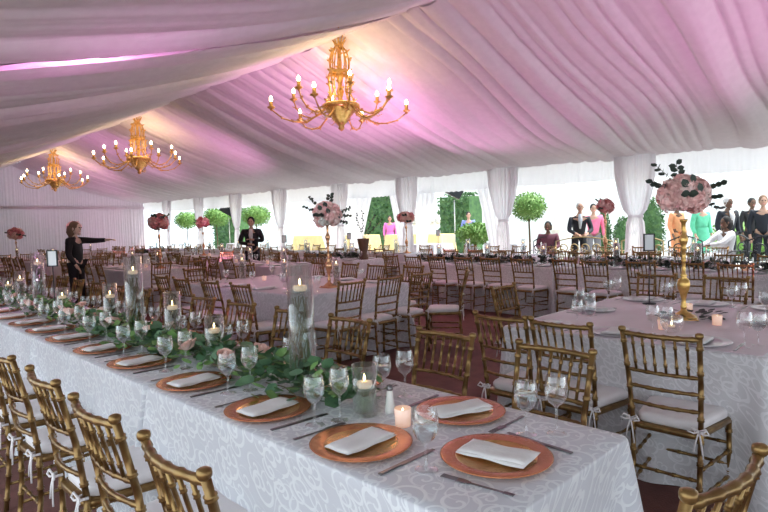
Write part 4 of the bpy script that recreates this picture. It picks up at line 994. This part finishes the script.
# yellow bars
for y0, y1, l in ((12.3, 14.9, 'yellow-clothed bar behind the coral bouquet'), (16.0, 20.6, 'yellow-clothed bar before the magenta dress')):
    b = cloth(15.0, 15.8, y0, y1, 1.0, 0, .08, seed=3); o = obj('bar_cloth', b, 'yellowcloth'); o.location = (0, 0, PZ); tag(o, l, 'tablecloth')
for k, (x, y, z, r, l) in enumerate(((15.4, 13.6, 1.62, .36, 'big round white flower arrangement on the yellow bar'), (15.4, 12.9, 1.5, .24, 'smaller white flower arrangement on the yellow bar'), (15.4, 14.4, 1.3, .22, 'low white flowers at the left of the yellow bar'))):
    bouquet(x, y, z+PZ, r, 'whiteflower', l, 18, .9, 0, k); b = MB(); b.lathe([(0, 0), (.08, 0), (.03, .05), (.025, max(.06, z-1.0-r*.6)), (.06, max(.08, z-.98-r*.6))], 14); o = obj('vase', b, 'glass'); o.location = (x, y, 1.0+PZ); tag(o, 'glass vase under the ' + l, 'vase')
# patio white tables
for k, (x, y, l) in enumerate(((13.0, 11.0, 'small white-clothed table outside left of the low shrub'), (13.2, 22.0, 'white-clothed table outside between the topiaries'), (13.6, 8.6, 'white-clothed table outside behind the topiary stem'))):
    b = cloth(x-.45, x+.45, y-.45, y+.45, .76, 0, .08, seed=k); o = obj('tablecloth', b, 'whitecloth'); o.location = (0, 0, PZ); tag(o, l, 'tablecloth')
# wrought iron benches and chairs
def scrolls(b, w, z0, z1, r=.008, n=4):
    for k in range(n):
        x = -w/2 + w*(k+.5)/n; R_ = min(w/n, z1-z0)*.46
        for sg in (-1, 1):
            P = []
            for j in range(14):
                t = j/13; a = sg*t*4.6+PI/2*0; rr = R_*(1-.75*t); P.append((x + rr*math.cos(a), 0, (z0+z1)/2 + sg*0 + rr*math.sin(a)))
            b.tube(P, r, 5)
def bench(x, y, rz, w, m, label, name='garden_bench', n=5):
    o_ = empty(name, (x, y, PZ), rz); b = MB()
    for sx in (-1, 1): b.tube([(sx*w/2, 0, .0), (sx*w/2, 0, .45), (sx*w/2, -.02, .86)], .014, 6)
    P = [(-w/2 + w*t/12, -.02, .86 + .10*math.sin(PI*t/12)) for t in range(13)]; b.tube(P, .014, 6); b.tube([(-w/2, 0, .5), (w/2, 0, .5)], .012, 6)
    s_ = MB(); scrolls(s_, w*.96, .50, .92, .013, n); scrolls(s_, w*.9, .48, .74, .010, n+2); obj('back_frame', b, m, o_); obj('scrollwork', s_, m, o_)
    b = MB(); b.box((0, .24, .43), (w, .46, .03), bev=.008); obj('seat', b, m, o_)
    for sx in (-1, 1): b = MB(); b.tube([(sx*w/2, .45, 0), (sx*w/2, .45, .43)], .014, 6); obj('leg', b, m, o_)
    for sx in (-1, 1): b = MB(); b.tube([(sx*w/2, 0, .65), (sx*w/2, .3, .66), (sx*w/2, .45, .60), (sx*w/2, .45, .43)], .012, 6); obj('armrest', b, m, o_)
    return tag(o_, label, 'bench' if 'bench' in name else 'chair', 'wrought iron seats outside')
bench(12.2, 5.85, deg(0), 1.35, 'iron_w', 'cream wrought-iron bench left of the dusty red bouquet'); bench(12.3, 4.62, deg(0), .85, 'iron_w', 'shorter cream wrought-iron bench right of the dusty red bouquet', n=4)
bench(12.2, 3.75, deg(0), .62, 'iron_d', 'dark scrollwork garden chair left of the seated woman', 'garden_chair', 2); bench(12.3, 2.4, deg(0), .62, 'iron_d', 'dark scrollwork garden chair right of the seated woman', 'garden_chair', 2)
bench(13.05, 3.05, deg(140), .6, 'iron_d', 'dark garden chair under the seated woman in white', 'garden_chair', 2); bench(12.4, 6.95, deg(200), .5, 'iron_d', 'dark garden chair under the woman in maroon', 'garden_chair', 2)
# loudspeakers hung in the openings
def speaker(x, y, z, rz, tilt, label, s_=1):
    o_ = empty('loudspeaker', (x, y, z), rz); b = MB(); b.box((0, 0, 0), (.32*s_, .26*s_, .5*s_), bev=.02); obj('cabinet', b, 'black', o_); b = MB(); b.box((0, .135*s_, 0), (.28*s_, .012, .46*s_)); obj('grille', b, 'iron_d', o_)
    b = MB(); b.box((0, -.16*s_, 0), (.05, .08, .1)); obj('bracket', b, 'iron_d', o_)
    q = MB(); q.tube([(x, y, z-.26*s_), (x, y, .0 if x < XE else PZ)], .015, 8); q.lathe([(.3, .02), (0, .05)], 16, (x, y, 0 if x < XE else PZ)); pl = obj('speaker_pole', q, 'stucco'); tag(pl, 'thin white pole under the ' + label, 'stand')
    o_.rotation_euler = (tilt, math.radians(60) if label.startswith('tilted') else 0, rz); return tag(o_, label, 'loudspeaker')
speaker(13.0, 10.1, 2.40, deg(225), .1, 'tilted black loudspeaker above the flower bar'); speaker(12.2, 21.2, 2.30, deg(225), .1, 'tilted black loudspeaker by the middle topiary', 1.2)
speaker(4.72, 24.7, 3.35, deg(225), 0, 'small black loudspeaker high at the left frame edge', 1.1)
# wicker-look planter with branches on the grey table
o_ = empty('branch_planter', (8.15, 8.75, .7605)); b = MB(); b.lathe([(0, 0), (.09, 0), (.10, .04), (.07, .12), (.12, .36), (.13, .44), (.11, .44), (0, .40)], 20); obj('vase', b, 'wood', o_)
for k, (dx, dy, h_) in enumerate(((-.05, .08, .95), (.1, -.12, .9), (0, .0, 1.0), (.12, -.25, .8))):
    b = MB(); b.tube([(0, 0, .4), (dx*.6, dy*.6, h_*.7), (dx*1.5, dy*1.5, h_)], .004, 5); b.mi = 1
    for j in range(9):
        t = .3+.7*j/8; p = V((0, 0, .4)).lerp(V((dx*1.5, dy*1.5, h_)), t); b.leaf(p, (random.uniform(-1, 1), random.uniform(-1, 1), .6), (-1, -1, .2), .06, .035)
    obj('branch', b, ['stem', 'darkleaf'], o_)
tag(o_, 'brown urn with tall leafy branches right of the pale pink bouquet', 'plant')

# ---------------------------------------------------------------- light
W = bpy.data.worlds.new('sky'); sc.world = W; W.use_nodes = True; bg = W.node_tree.nodes['Background']
bg.inputs['Color'].default_value = (.80, .92, 1.0, 1); bg.inputs['Strength'].default_value = 2.4
def spot(name, loc, target, e, col, size=60, blend=.8, rad=.15):
    L = bpy.data.lights.new(name, 'SPOT'); L.energy = e; L.color = col; L.spot_size = math.radians(size); L.spot_blend = blend; L.shadow_soft_size = rad
    o = bpy.data.objects.new(name, L); C.objects.link(o); o.location = loc; o.rotation_euler = (V(target)-V(loc)).to_track_quat('-Z', 'Y').to_euler(); return o
ub = empty('uplight'); b = MB(); b.lathe([(0, 0), (.10, 0), (.10, .16), (.085, .18), (.085, .15), (0, .15)], 20); obj('housing', b, 'black', ub); b = MB(); b.tube([(-.12, 0, 0), (-.12, 0, .14), (-.10, 0, .14)], .008, 6); obj('yoke', b, 'black', ub)
UP = Proto(ub)
ups = [(6.5, .4, (7.6, 3.2, 4)), (6.5, 7.3, (7.2, 8.6, 4)), (7.2, 12.4, (7.6, 15, 4)), (6.1, 16.8, (7.2, 19, 4)), (5.9, 21.5, (7.0, 23.5, 4)), (2.6, 3.2, (2.6, 5.6, 3.2)), (2.7, 7.6, (2.8, 10, 3.3)), (2.9, 13.8, (3.4, 16, 3.6)), (9.3, 8.3, (8.4, 5.6, 3.6)), (5.75, 6.3, (7.2, 8.6, 4)), (9.0, 21.8, (8.6, 28, 2.4))]
for i, (x, y, t) in enumerate(ups):
    UP.put((x, y, 0), i, f'small black floor uplight washing the liner pink, {ORD[i]} of the set', 'uplight', 'pink uplights on the floor')
    spot('pink_uplight', (x, y, .2), t, 390 if x > 5 else 45, (1, .37, .76), 72)
S_ = bpy.data.lights.new('sun', 'SUN'); S_.energy = 7; S_.color = (1, .97, .92); S_.angle = .02; so = bpy.data.objects.new('sun', S_); C.objects.link(so); so.rotation_euler = V((-.35, .25, -1)).to_track_quat('-Z', 'Y').to_euler(); so.rotation_euler = V((-.35, .2, -1)).to_track_quat('-Z', 'Y').to_euler()
# pink wash in the space above the liner, seen through the gap
L = bpy.data.lights.new('gap_light', 'POINT'); L.energy = 60; L.color = (1, .35, .8); L.shadow_soft_size = .05; o = bpy.data.objects.new('gap_light', L); o.location = (1.9, 5.75, 3.55); C.objects.link(o)

vs = sc.view_settings; vs.view_transform = 'Standard'; vs.look = 'None'; vs.gamma = 1; vs.use_curve_mapping = False; vs.exposure = .02
for P in (CHAIR, CHAIR_FAR, CH, CHF, CS, CSF, NAP, NAPF, GOB, WINE, GOBF, FORK, KNIFE, ROSE, TALL, MED, SHORT, LOW, VOT, CARD, STAND, STANDR, CHD, UP): P.drop()
